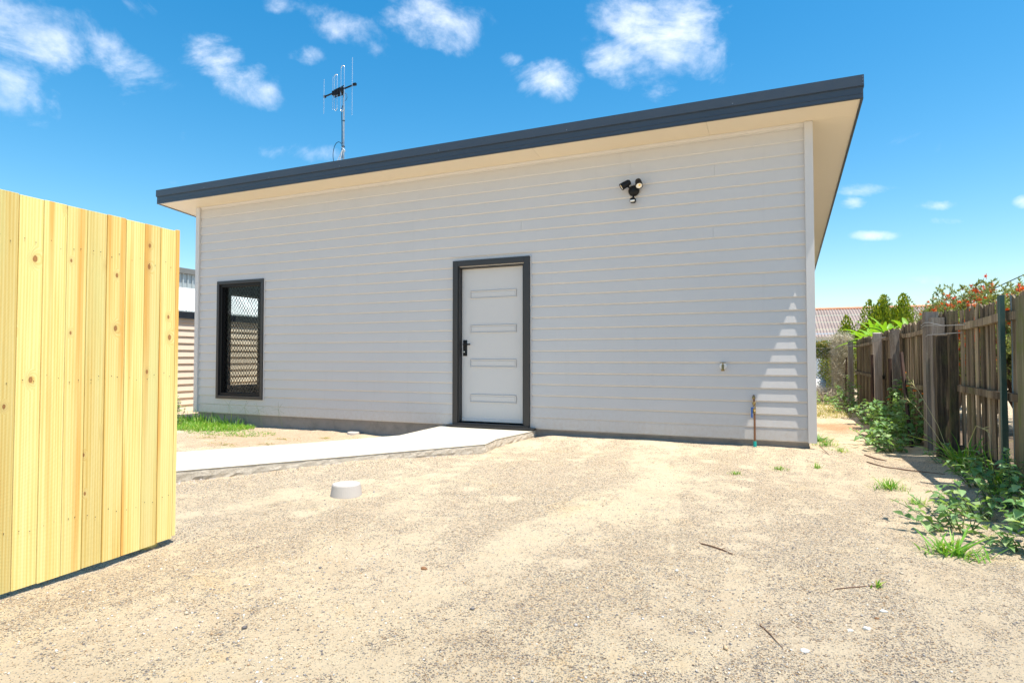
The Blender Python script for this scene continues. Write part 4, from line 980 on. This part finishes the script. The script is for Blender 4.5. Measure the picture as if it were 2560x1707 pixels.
# ------------------------------------------------------------------ foliage tools
def quads_from(C, U, W, prof, mats='weed', droop=None):
    """blades/leaves: C base points, U length vectors, W half-width vectors, prof list of (t,width), droop vectors"""
    n = len(C); k = len(prof); vs = np.zeros((n, k, 2, 3))
    for j, (t, w) in enumerate(prof):
        mid = C + U * t + (droop * (t * t) if droop is not None else 0)
        vs[:, j, 0] = mid - W * w; vs[:, j, 1] = mid + W * w
    V = vs.reshape(-1, 3); F = []
    base = (np.arange(n) * k * 2)[:, None]
    fs = [np.concatenate([base + 2 * j, base + 2 * j + 1, base + 2 * j + 3, base + 2 * j + 2], 1) for j in range(k - 1)]
    return V, np.concatenate(fs, 0)
def rnd(n, a, b): return a + (b - a) * rng.random(n)
def unit(v): return v / np.maximum(1e-9, np.linalg.norm(v, axis=-1, keepdims=True))
def blades(n, cx, cy, rx, ry, hmin, hmax, w, spread=.5, shape=None, zfun=height, curl=.5):
    a = rng.random(n) * 6.283; r = np.sqrt(rng.random(n)) if shape is None else rng.random(n) ** shape
    X = cx + rx * r * np.cos(a); Y = cy + ry * r * np.sin(a)
    Z = np.array([zfun(x, y) for x, y in zip(X, Y)]) - .004
    h = rnd(n, hmin, hmax) * (1 - .45 * r)
    b = rng.random(n) * 6.283; s = spread * rnd(n, .2, 1)
    U = np.stack([np.cos(b) * s * h, np.sin(b) * s * h, h], 1)
    D = np.stack([np.cos(b) * s * h * curl, np.sin(b) * s * h * curl, -h * curl * rnd(n, .1, .9)], 1)
    c = b + 1.57 + rnd(n, -.6, .6); W = np.stack([np.cos(c), np.sin(c), np.zeros(n)], 1) * w * rnd(n, .6, 1.3)[:, None]
    return quads_from(np.stack([X, Y, Z], 1), U, W, [(0, .7), (.35, 1), (.7, .7), (1, .08)], droop=D)
def merge(parts):
    Vs, Fs, off = [], [], 0
    for V, F in parts: Vs.append(V); Fs.append(F + off); off += len(V)
    return np.concatenate(Vs), np.concatenate(Fs)

# grass patch by the left corner
parts = [blades(2600, -1.95, -.35, .95, .42, .05, .16, .0045, .9), blades(900, -2.7, .1, .9, .5, .08, .26, .005, .7), blades(700, -1.0, -.75, .9, .3, .02, .07, .004, 1.3), blades(160, -2.2, -.05, .8, .12, .2, .42, .006, .5)]
Vv, Ff = merge(parts); o = rawmesh('grass', Vv, Ff, 'grass'); tag(o, 'bright green grass growing along the footing at the left corner', 'grass', kind='stuff')
parts = []
for (x, y, r, n) in ((-.9, -1.2, .5, 130), (.2, -.9, .35, 80), (-.1, -1.6, .4, 110), (1.2, -.5, .3, 70), (-1.6, -1.5, .5, 90), (.7, -.6, .12, 60), (.35, -1.35, .2, 60), (-.6, -.9, .25, 60)):
    parts.append(blades(n, x, y, r, r * .5, .015, .05, .003, 1.6, 1.2))
Vv, Ff = merge(parts); o = rawmesh('sparse_grass', Vv, Ff, 'dryg'); tag(o, 'sparse short grass on the soil between path and footing', 'grass', kind='stuff')
# right side yard grass
parts = [blades(1500, 7.25, 5.6, .75, 1.2, .03, .12, .005, 1.2), blades(700, 7.6, 7.2, .8, 1.0, .04, .16, .005, 1.0)]
Vv, Ff = merge(parts); o = rawmesh('grass', Vv, Ff, 'dryg'); tag(o, 'yellowish grass in the side yard behind the house corner', 'grass', kind='stuff')
def tuft(x, y, r, n, h, lab, mat='grass', spread=1.1, w=.003):
    Vv, Ff = blades(n, 0, 0, r, r, h * .5, h, w, spread, 1.3, zfun=lambda a, b: 0); o = rawmesh('grass_tuft', Vv, Ff, mat); o.location = (x, y, height(x, y)); tag(o, lab, 'grass tuft', 'grass tufts on the bare yard'); return o
tuft(6.16, -1.52, .09, 46, .06, 'thin grass tuft left of the pair below the right corner')
tuft(6.52, -1.08, .10, 60, .06, 'thin grass tuft nearest below the right house corner')
tuft(6.85, -.9, .06, 26, .11, 'wispy upright grass stem right of the house corner', spread=.5)
tuft(7.02, .35, .16, 90, .11, 'bright grass tuft beyond the house corner trim')
tuft(7.12, -.05, .12, 50, .09, 'small tuft just in front of the bright corner tuft')
tuft(6.98, 1.15, .2, 120, .12, 'bluish flat weed rosette tight behind the corner trim', 'weed', 1.8, .008)
tuft(7.32, -1.72, .15, 120, .12, 'low bright grass clump at the edge of the leafy weeds')
tuft(7.42, -2.2, .14, 70, .08, 'creeping grass runner between the two weed clumps')
tuft(7.36, -3.42, .16, 110, .16, 'pale crabgrass clump nearest the camera on the right', 'grass', 1.2, .005)
tuft(6.90, -4.14, .04, 9, .075, 'single grass sprig beside the fallen stalk', spread=.7, w=.005)
tuft(7.85, -3.3, .07, 30, .03, 'tiny grass sprout at the right edge of the yard')
tuft(3.05, -1.66, .06, 40, .02, 'tiny green moss tuft against the path edge')
tuft(6.2, .3 - .45, .05, 0 + 14, .03, 'few grass blades near the copper riser') if False else None
# long arching grass with seed heads by the fence
def tussock(x, y, n, h, lab):
    e = empty('grass_tussock', (x, y, height(x, y)), lab, 'grass tussock')
    Vv, Ff = blades(n, 0, 0, .10, .12, h * .5, h, .008, .8, 1.1, zfun=lambda a, b: 0, curl=.8); rawmesh('blade_mass', Vv, Ff, 'grass', e)['kind'] = 'stuff'
    return e
e1 = tussock(8.05, -.75, 70, .55, 'tall arching bright grass at the foot of the fence')
tussock(8.0, -1.7, 40, .5, 'tall grass blades before the mossy post')
def seedstalk(parent, pts, tipn=7):
    b = B(); pts = [Vector(p) for p in pts]; b.tube(pts, [.0022] * (len(pts) - 1) + [.001], 5)
    d = (pts[-1] - pts[-2]).normalized()
    for k in range(tipn):
        p = pts[-1] - d * (.03 * k) ; s = 1 if k % 2 else -1
        q = d * random.uniform(.05, .1) + Vector((random.uniform(-.04, .04), s * random.uniform(.02, .09), random.uniform(-.06, .05)))
        b.tube([p, p + q * .5, p + q], [.0018, .0026, .001], 4)
    b.build('seed_stalk', 'palegrass', parent)
seedstalk(e1, [(-.05, .1, .0), (-.12, .55, .28), (-.18, 1.1, .50), (-.2, 1.45, .55)], 8)
seedstalk(e1, [(-.05, .2, .0), (-.1, .5, .35), (-.18, .9, .66), (-.22, 1.15, .78)], 8)
seedstalk(e1, [(-.05, -.3, .0), (-.1, -.5, .3), (-.12, -.8, .48), (-.1, -1.0, .46)], 5)

# leafy weeds: every near leaf is its own part
leaf_meshes = []
for i in range(4):
    vs, fs = [], []; L, Wd, dr = 1, [.34, .40, .30, .37][i], [.25, .4, .15, .5][i]
    prof = [(0, .03), (.12, .5), (.3, 1.0), (.5, .95), (.75, .5), (1, .0)]
    for t, w in prof:
        z = -dr * t * t; up = .16 * w
        vs += [(t * L, -Wd * w, z + up), (t * L, 0, z), (t * L, Wd * w, z + up)]
    for j in range(5):
        a = 3 * j; fs += [(a, a + 1, a + 4, a + 3), (a + 1, a + 2, a + 5, a + 4)]
    me = bpy.data.meshes.new('leaf'); me.from_pydata(vs, [], fs); leaf_meshes.append(me)
def weed(name, x, y, h, r, nst, lab, size=.055, mat='weed', indiv=True, lean=(0, 0), flowers=0, cat='weed'):
    z0 = height(x, y) - .01; e = empty(name, (x, y, z0), lab, cat); st = B(); LV = []
    fl_ = B()
    for s in range(nst):
        a = random.uniform(0, 6.28); rr_ = r * math.sqrt(random.random()); hh = h * random.uniform(.55, 1.05) * (1 - .35 * rr_ / r)
        tip = Vector((math.cos(a) * rr_ + lean[0], math.sin(a) * rr_ + lean[1], hh)); base = Vector((math.cos(a) * rr_ * .3, math.sin(a) * rr_ * .3, 0))
        mid = (base + tip) / 2 + Vector((random.uniform(-.04, .04), random.uniform(-.04, .04), hh * .12)); st.tube([base, mid, tip], [.004, .003, .0018], 5)
        k = max(3, int(hh / .055)); 
        for q in range(k):
            t = (q + .7) / k; p = base.lerp(mid, t * 2) if t < .5 else mid.lerp(tip, t * 2 - 1); ph = random.uniform(0, 6.28)
            for sd in (0, math.pi):
                if random.random() < .12: continue
                LV.append((p, ph + sd + random.uniform(-.3, .3), random.uniform(-.55, .35), size * random.uniform(.6, 1.35) * (1.15 - .5 * abs(t - .6))))
        if random.random() < flowers:
            for _ in range(9):
                aa_ = random.uniform(0, 6.28); fl_.tube([tip, tip + Vector((math.cos(aa_) * .02, math.sin(aa_) * .02, random.uniform(0, .015)))], [.006, .004], 4)
    st.build('stems', 'stem', e)
    if fl_.v: fl_.build('flowers', 'orange', e)['kind'] = 'stuff'
    if indiv:
        for p, ph, pt, sz in LV:
            me = random.choice(leaf_meshes)
            if not me.materials: me.materials.append(M[mat])
            o = bpy.data.objects.new('leaf', me); COL.objects.link(o); o.parent = e; o.location = p; o.rotation_euler = (random.uniform(-.5, .5), pt * 1.0, ph); o.scale = (sz, sz, sz)
            if mat != 'weed': o.data = me
    else:
        Vs, Fs = [], []; off = 0
        for p, ph, pt, sz in LV:
            me = random.choice(leaf_meshes); mtx = Matrix.Translation(p) @ Matrix.Rotation(ph, 4, 'Z') @ Matrix.Rotation(pt, 4, 'Y') @ Matrix.Rotation(random.uniform(-.5, .5), 4, 'X') @ Matrix.Scale(sz, 4)
            Vs += [tuple(mtx @ v.co) for v in me.vertices]; Fs += [tuple(i + off for i in pl.vertices) for pl in me.polygons]; off += len(me.vertices)
        o = rawmesh('leaves', Vs, Fs, mat, e); o['kind'] = 'stuff'
    return e
# one material that varies leaf by leaf
for me in leaf_meshes: me.materials.append(M['weed'])
def leafobj_mat():
    t = NT('weed_leaf_single'); oi = t.n('ShaderNodeObjectInfo').outputs['Random']; v = t.co('Object')
    c = t.ramp(oi, [(0, (.09, .19, .05)), (.5, (.18, .34, .11)), (.85, (.28, .44, .20)), (1, (.42, .50, .22))])
    vn = t.ramp(t.math('ABSOLUTE', t.math('SINE', t.math('MULTIPLY', t.n('ShaderNodeSeparateXYZ').outputs[0], 1))), [(0, (1, 1, 1)), (1, (1, 1, 1))])
    sx = t.n('ShaderNodeSeparateXYZ'); t.l(v, sx.inputs[0]); ay = t.math('ABSOLUTE', sx.outputs[1])
    ve = t.math('SINE', t.math('MULTIPLY', t.math('SUBTRACT', sx.outputs[0], t.math('MULTIPLY', ay, .8)), 42)); rib = t.math('LESS_THAN', ay, .02)
    f = t.math('MAXIMUM', t.math('MULTIPLY', t.math('GREATER_THAN', ve, .75), .35), t.math('MULTIPLY', rib, .6)); c = t.mix(f, c, (.26, .34, .16))
    t.set(c, .5, spec=.35); tr = t.n('ShaderNodeBsdfTranslucent'); t.l(t.mix(1, c, (1.5, 1.5, .6), 'MULTIPLY'), tr.inputs['Color'])
    mx = t.n('ShaderNodeMixShader'); mx.inputs[0].default_value = .3; t.l(t.b.outputs[0], mx.inputs[1]); t.l(tr.outputs[0], mx.inputs[2]); t.l(mx.outputs[0], t.t.nodes['Material Output'].inputs[0])
    t.bump(ve, .0006); return t.m
lm = leafobj_mat()
for me in leaf_meshes: me.materials.clear(); me.materials.append(lm)
weed('leafy_weed', 7.47, -2.90, .24, .28, 13, 'sprawling broad-leaved weed straying furthest onto the sand', .056, lean=(-.10, 0))
weed('leafy_weed', 7.72, -3.15, .16, .24, 10, 'low leafy weed beside the pale crabgrass', .05)
weed('leafy_weed', 7.95, -2.72, .42, .36, 20, 'large leafy weed at the right edge of the photo', .054, indiv=False)
weed('leafy_weed', 7.88, -3.25, .36, .30, 20, 'leafy weed cut by the right edge, lowest of the big ones', .055, indiv=False)
weed('leafy_weed', 7.72, -2.45, .30, .28, 16, 'leafy weed filling the gap behind the sprawling one', .055, indiv=False)
weed('leafy_weed', 7.92, -2.15, .46, .32, 20, 'dense leafy weed under the mossy post', .055, indiv=False)
weed('leafy_weed', 7.98, -1.45, .36, .26, 15, 'leafy weed below the green steel post', .05, indiv=False)
weed('leafy_weed', 7.70, .55, .30, .36, 16, 'pale broad-leaved weed spreading before the split double post', .066, indiv=False, lean=(-.05, 0))
weed('leafy_weed', 7.62, 1.15, .34, .34, 16, 'broad-leaved weed left of the split double post', .064, indiv=False, lean=(-.06, 0))
weed('leafy_weed', 7.90, 1.0, .55, .30, 16, 'leafy weed around the foot of the leaning stake', .07, indiv=False)
weed('leafy_weed', 7.88, 1.9, .66, .34, 20, 'tall leafy weed with pale leaves behind the leaning stake', .08, indiv=False)
weed('leafy_weed', 7.92, 2.75, .60, .28, 16, 'leafy weed at the foot of the leaning grey post', .07, indiv=False)
weed('flowering_weed', 8.03, 2.35, .95, .26, 15, 'tall weed with orange flowers against the dark palings', .06, indiv=False, flowers=.6)
weed('flowering_weed', 8.02, 1.25, 1.02, .22, 13, 'flowering weed right of the leaning stake', .055, indiv=False, flowers=.6)
weed('leafy_weed', 7.85, 3.6, .45, .3, 14, 'dull green weed between the two grey posts', .06, indiv=False)
weed('leafy_weed', 7.7, 5.8, .42, .45, 20, 'low shrub in the shade near the fence end', .05, indiv=False)
weed('leafy_weed', 7.95, 7.0, .75, .3, 14, 'shaded shrub below the far fence post', .06, indiv=False)
weed('leafy_weed', 7.5, 7.9, .40, .4, 18, 'green undergrowth below the dry vine', .055, indiv=False)
weed('leafy_weed', 7.97, -.35, .26, .22, 10, 'small weed between grass and split posts', .05, indiv=False)
weed('leafy_weed', -2.62, -.35, .55, .16, 6, 'spindly dark weed in front of the left corner trim', .045, indiv=False)
weed('leafy_weed', -3.3, .1, .55, .25, 8, 'spindly weed left of the house corner', .045, indiv=False)
# wiry seed grass along footing
e = empty('seed_grass', (-1.2, -.1, -.2), 'wiry seed grass stalks in front of the window wall', 'grass')
b = B()
for (x, h) in ((-.45, .36), (-.1, .33), (.2, .30), (.62, .32)):
    b.tube([(x, 0, 0), (x - .03, -.02, h * .6), (x - .08, -.02, h)], .0016, 4)
    for q in range(6):
        a = q * 1.05 + random.random(); b.tube([(x - .08, -.02, h), (x - .08 + math.cos(a) * .14, -.02, h + math.sin(a) * .12)], .0012, 4)
b.build('stalks', 'stem', e)

# ------------------------------------------------------------------ conifers
def conifer(x, y, h, r, lab, n=30000):
    e = empty('conifer_tree', (x, y, -.12), lab, 'conifer', 'clipped conifers behind the old fence')
    b = B(); b.tube([(0, 0, -.1), (.01, 0, h * .5), (0, 0, h * .92)], [.06, .04, .01], 8); b.build('trunk', 'bark', e)
    # several upright lobes make an uneven flame-shaped crown
    lobes = [(0, 0, 1, .5)]
    for _ in range(17):
        q_ = random.random() ** .6; a_ = random.uniform(0, 6.28); lobes.append((math.cos(a_) * r * q_ * .9, math.sin(a_) * r * q_ * .9, (1 - .42 * q_) * random.uniform(.88, 1.02), random.uniform(.36, .52)))
    Cs = []; Ns = []
    per = n // len(lobes)
    for lx, ly, lh, lr in lobes:
        t = rng.random(per * 1); m_ = len(t); a = rng.random(m_) * 6.283
        rad_ = r * lr * np.minimum(1, 2.0 * (1 - t) ** .62) * (.72 + .28 * np.sin(a * 5 + t * 9 + lx * 9)) * rnd(m_, .55, 1.0) ** .5
        Cs.append(np.stack([lx * (1 - t * .3) + rad_ * np.cos(a), ly * (1 - t * .3) + rad_ * np.sin(a), .08 * h + t * h * lh * .92], 1))
        Ns.append(np.stack([np.cos(a), np.sin(a), np.full(m_, .9)], 1))
    C = np.concatenate(Cs); N_ = unit(np.concatenate(Ns)); m_ = len(C)
    U = unit(np.stack([rnd(m_, -.35, .35), rnd(m_, -.35, .35), np.ones(m_)], 1) + N_ * .5) * rnd(m_, .035, .085)[:, None]
    W = unit(np.cross(U, N_ + rnd(m_, -.6, .6)[:, None])) * rnd(m_, .010, .022)[:, None]
    Vv, Ff = quads_from(C, U, W, [(0, .5), (.5, 1), (1, .15)]); rawmesh('crown', Vv, Ff, 'conifer', e)
    return e
conifer(8.97, 12.2, 2.66, .80, 'left peak of the clipped golden green conifers')
conifer(9.30, 12.0, 2.78, .90, 'middle and widest peak of the golden green conifers')
conifer(9.78, 12.1, 2.80, .95, 'right peak of the golden green conifers')
conifer(8.42, 12.4, 2.25, .70, 'lowest conifer at the left end of the row')
conifer(10.35, 12.2, 2.3, .9, 'conifer beside the red flowering shrub')

# strap-leaved plant spilling over the fence
def strap(x, y, z, n, L, lab, bias=(0, 0)):
    e = empty('strap_leaf_plant', (x, y, z), lab, 'plant', 'strap-leaved plants behind the old fence')
    b = B(); b.tube([(0, 0, -z - .15), (0, 0, .1)], .05, 8); b.build('trunk', 'bark', e)
    for i in range(n):
        a = random.uniform(0, 6.28); d = Vector((math.cos(a) + bias[0], math.sin(a) + bias[1], 0)).normalized(); ll = L * random.uniform(.6, 1.1); up = random.uniform(.5, 1.15); w = .055 * random.uniform(.8, 1.2)
        s_ = d.cross(Vector((0, 0, 1))); vs = []
        for k in range(8):
            t = k / 7; p = d * ll * t * (1.15 - .45 * up) + Vector((0, 0, ll * (up * t - .62 * t * t * (1.25 - up * .5)))); ww = w * (1 - t ** 3) ** .8 * (.6 + .4 * min(1, t * 4))
            vs += [p - s_ * ww + Vector((0, 0, ww * .5)), p, p + s_ * ww + Vector((0, 0, ww * .5))]
        fs = []
        for k in range(7): a0 = 3 * k; fs += [(a0, a0 + 1, a0 + 4, a0 + 3), (a0 + 1, a0 + 2, a0 + 5, a0 + 4)]
        k = B(); k.smooth = True; k.add(vs, fs); k.build('leaf', 'strap', e)
strap(8.62, 7.5, 1.12, 20, .80, 'bright strap-leaved plant nearest the middle fence post')
strap(8.60, 8.3, 1.14, 24, .92, 'bright green strap-leaved plant spilling over the far fence end', (-.1, .1))
strap(8.66, 9.1, 1.10, 18, .85, 'strap-leaved plant furthest behind the dry vine')
strap(8.60, 6.7, 1.34, 16, .62, 'upright bright leaves poking over the fence, nearer clump')
strap(8.75, 5.6, 1.30, 12, .55, 'smallest strap-leaved clump behind the fence')

# bottlebrush
def bottlebrush(x, y, r, h, lab, n=11000, nf=170, ry=None):
    e = empty('bottlebrush_shrub', (x, y, -.12), lab, 'shrub', 'red flowering shrubs behind the old fence')
    ry = ry or r; b = B(); tips = []
    for i in range(110):
        a = random.uniform(0, 6.28); q = random.random() ** .5; p1 = Vector((math.cos(a) * r * q, math.sin(a) * ry * q, h * (1.04 - .42 * q * q) * random.uniform(.78, 1.03))); 
        b.tube([(0, 0, 0), tuple(p1 * .45 + Vector((0, 0, .12 * h))), tuple(p1)], [.03, .012, .003], 5); tips.append(p1)
    b.build('branches', 'bark', e)
    C = []; D = []
    for p in tips:
        for _ in range(9):
            d = Vector((random.uniform(-1, 1), random.uniform(-1, 1), random.uniform(.1, 1.4))).normalized(); ln = random.uniform(.12, .30); o0 = p * random.uniform(.55, 1.0) + Vector((random.uniform(-.14, .14), random.uniform(-.14, .14), random.uniform(-.12, .05)))
            k = n // (110 * 9)
            for s in range(k):
                C.append(tuple(o0 + d * ln * s / k)); dd = (d * .8 + Vector((random.uniform(-1, 1), random.uniform(-1, 1), random.uniform(-.6, .9)))).normalized(); D.append(tuple(dd))
    C = np.array(C); D = np.array(D); m_ = len(C); U = D * rnd(m_, .03, .065)[:, None]; W = unit(np.cross(U, rng.normal(size=(m_, 3)))) * rnd(m_, .004, .008)[:, None]
    Vv, Ff = quads_from(C, U, W, [(0, .6), (.5, 1), (1, .2)]); rawmesh('crown', Vv, Ff, 'needle', e)
    C = []; D = []
    for _ in range(nf):
        p = random.choice(tips) * random.uniform(.82, 1.0) + Vector((random.uniform(-.15, .15), random.uniform(-.15, .15), random.uniform(-.15, .06))); ax = Vector((random.uniform(-1, 1), random.uniform(-1, 1), random.uniform(-.3, 1))).normalized()
        for s in range(26): C.append(tuple(p + ax * random.uniform(-.025, .025))); D.append((random.gauss(0, 1), random.gauss(0, 1), random.gauss(0, 1)))
    C = np.array(C); D = unit(np.array(D)); m_ = len(C); U = D * rnd(m_, .025, .045)[:, None]; W = unit(np.cross(U, rng.normal(size=(m_, 3)))) * .0055
    Vv, Ff = quads_from(C, U, W, [(0, .8), (1, .8)]); rawmesh('flowers', Vv, Ff, 'redf', e)
    return e
bottlebrush(9.9, 5.4, .9, 2.36, 'red flowering bottlebrush shrub, the larger, above the sagging fence', 60000, 640, 1.5)
bottlebrush(9.75, 3.3, .75, 2.08, 'red flowering bottlebrush above the mossy post at the right', 50000, 420, 1.2)
bottlebrush(10.0, 7.9, .8, 2.42, 'flowering bottlebrush between the sparser one and the larger', 50000, 420, 1.3)
bottlebrush(10.15, 10.0, .65, 2.38, 'sparser bottlebrush at the left beside the conifers', 30000, 160, .9)

# dry vine tangle and creeper on the chain link
def tangle(name, lab, cx, cy, w, d, z0, z1, n, mat, kind='twig'):
    e = empty(name, (cx, cy, 0), lab, 'vine')
    C = np.stack([rnd(n, -w, w), rnd(n, -d, d), rnd(n, z0, z1)], 1)
    if kind == 'twig':
        D = unit(rng.normal(size=(n, 3)) * np.array([1, .6, 1.2])); U = D * rnd(n, .05, .16)[:, None]; W = unit(np.cross(U, rng.normal(size=(n, 3)))) * rnd(n, .0016, .004)[:, None]; pr_ = [(0, 1), (.5, 1), (1, .5)]
    else:
        D = unit(rng.normal(size=(n, 3))); U = D * rnd(n, .03, .06)[:, None]; W = unit(np.cross(U, rng.normal(size=(n, 3)))) * rnd(n, .010, .022)[:, None]; pr_ = [(0, .3), (.45, 1), (1, .1)]
    Dr = rng.normal(size=(n, 3)) * .03
    Vv, Ff = quads_from(C, U, W, pr_, droop=Dr); rawmesh('tangle', Vv, Ff, mat, e)['kind'] = 'stuff'
tangle('dry_vine', 'pale dry vine tangle heaped over the chain link beside the fence end', 7.98, 9.0, .20, .28, -.05, 1.48, 9500, 'dryvine')
tangle('green_creeper', 'yellow green creeper along the top of the chain link', 7.45, 9.45, .42, .16, .94, 1.34, 2200, 'creeper', 'leaf')
tangle('green_creeper', 'few creeper leaves hanging lower on the chain link', 7.66, 9.40, .15, .08, .45, .95, 160, 'creeper', 'leaf')
tangle('dry_undergrowth', 'dark dry undergrowth at the foot of the chain link', 7.6, 8.8, .5, .3, -.1, .12, 1500, 'dryvine')

# overhead cable
b = B(); b.tube([(13.6, 20, 3.3), (14.35, 20, 3.70), (14.84, 20, 3.95), (17, 20, 5.15), (22, 20, 8.2)], .02, 6); b.tube([(22, 20, -.2), (22, 20, 9)], .12, 10)
o = b.build('power_line', 'cable'); tag(o, 'thin dark overhead cable rising above the red flowers', 'cable')

# ------------------------------------------------------------------ twigs, leaves and stones on the yard
def twig(pts, r, lab, br=()):
    b = B(); q = [(x, y, height(x, y) + dz) for x, y, dz in pts]; b.tube(q, [r] * (len(q) - 1) + [r * .5], 6)
    for (i, dx, dy, dz) in br:
        p = Vector(q[i]); b.tube([p, p + Vector((dx, dy, dz))], [r * .6, r * .3], 5)
    o = b.build('fallen_twig', 'twig'); tag(o, lab, 'twig', 'fallen twigs on the yard'); return o
twig([(6.10, -3.79, .004), (6.15, -3.83, .006), (6.21, -3.86, .003), (6.27, -3.92, .005)], .0045, 'red brown twig in the middle of the sand', [(0, -.02, .02, .004), (2, .02, .01, .01)])
twig([(6.72, -4.24, .003), (6.78, -4.19, .003), (6.86, -4.15, .003), (6.92, -4.12, .003)], .0022, 'thin fallen stalk beside the grass sprig', [(3, .03, .03, .02)])
twig([(6.42, -4.77, .003), (6.455, -4.83, .004), (6.50, -4.93, .002)], .0022, 'thin dark twig nearest the camera', [(1, .05, -.02, .004)])
twig([(7.32, -.42, .004), (7.45, -.62, .004), (7.6, -.75, .006), (7.85, -.95, .01)], .006, 'long dry branch lying below the leafy weeds')
twig([(6.92, -.02, .05), (6.96, -.15, .02), (7.0, -.3, .004)], .004, 'bent dry stalk at the house corner')
twig([(7.35, -.0, .004), (7.44, -.15, .006), (7.52, -.2, .004)], .009, 'short thick stick near the fence shadow')
def stone(x, y, s, mat, lab, seed, cat='stone', grp=None):
    o = lump('stone' if cat == 'stone' else 'dead_leaf', (x, y, height(x, y) + s * .2), (s, s * .7, s * .45), mat, seed, .5, 2); tag(o, lab, cat, grp)
stone(6.57, -4.92, .016, 'stone', 'white pebble nearest the camera', 1); stone(6.885, -4.42, .013, 'stone', 'white pebble cluster stone on the right', 2)
stone(6.74, -4.66, .010, 'stone', 'small white pebble below the stalk', 4); stone(6.80, -4.62, .014, 'stone', 'flat pale stone below the stalk', 5)
stone(4.886, -4.755, .017, 'deadleaf', 'curled brown leaf in the centre foreground', 6, 'leaf'); stone(7.62, -3.98, .02, 'deadleaf', 'brown leaf at the right edge', 7, 'leaf')
stone(7.02, .75, .03, 'deadleaf', 'brown leaves at the house corner', 8, 'leaf')
stone(6.85, -4.5, .009, 'deadleaf', 'brown pebble right of centre', 9)
# crumbled concrete along the path edge
b = B()
for i in range(150):
    t = random.random(); a, c_ = Vector((3.564, -1.367)), Vector((1.884, -3.815)); p = a.lerp(c_, t) + Vector((.77, -.64)) * abs(random.gauss(0, .03) + .015)
    s = random.uniform(.003, .012); z = height(p.x, p.y)
    vs = [(p.x + s * math.cos(q) * random.uniform(.7, 1.2), p.y + s * math.sin(q) * random.uniform(.7, 1.2), z - .002) for q in (0, 1.5, 3, 4.6)] + [(p.x, p.y, z + s * .8)]
    b.add(vs, [(0, 1, 4), (1, 2, 4), (2, 3, 4), (3, 0, 4)])
o = b.build('concrete_crumbs', 'cap'); tag(o, 'concrete crumbs scattered along the front edge of the path', 'rubble', kind='stuff')
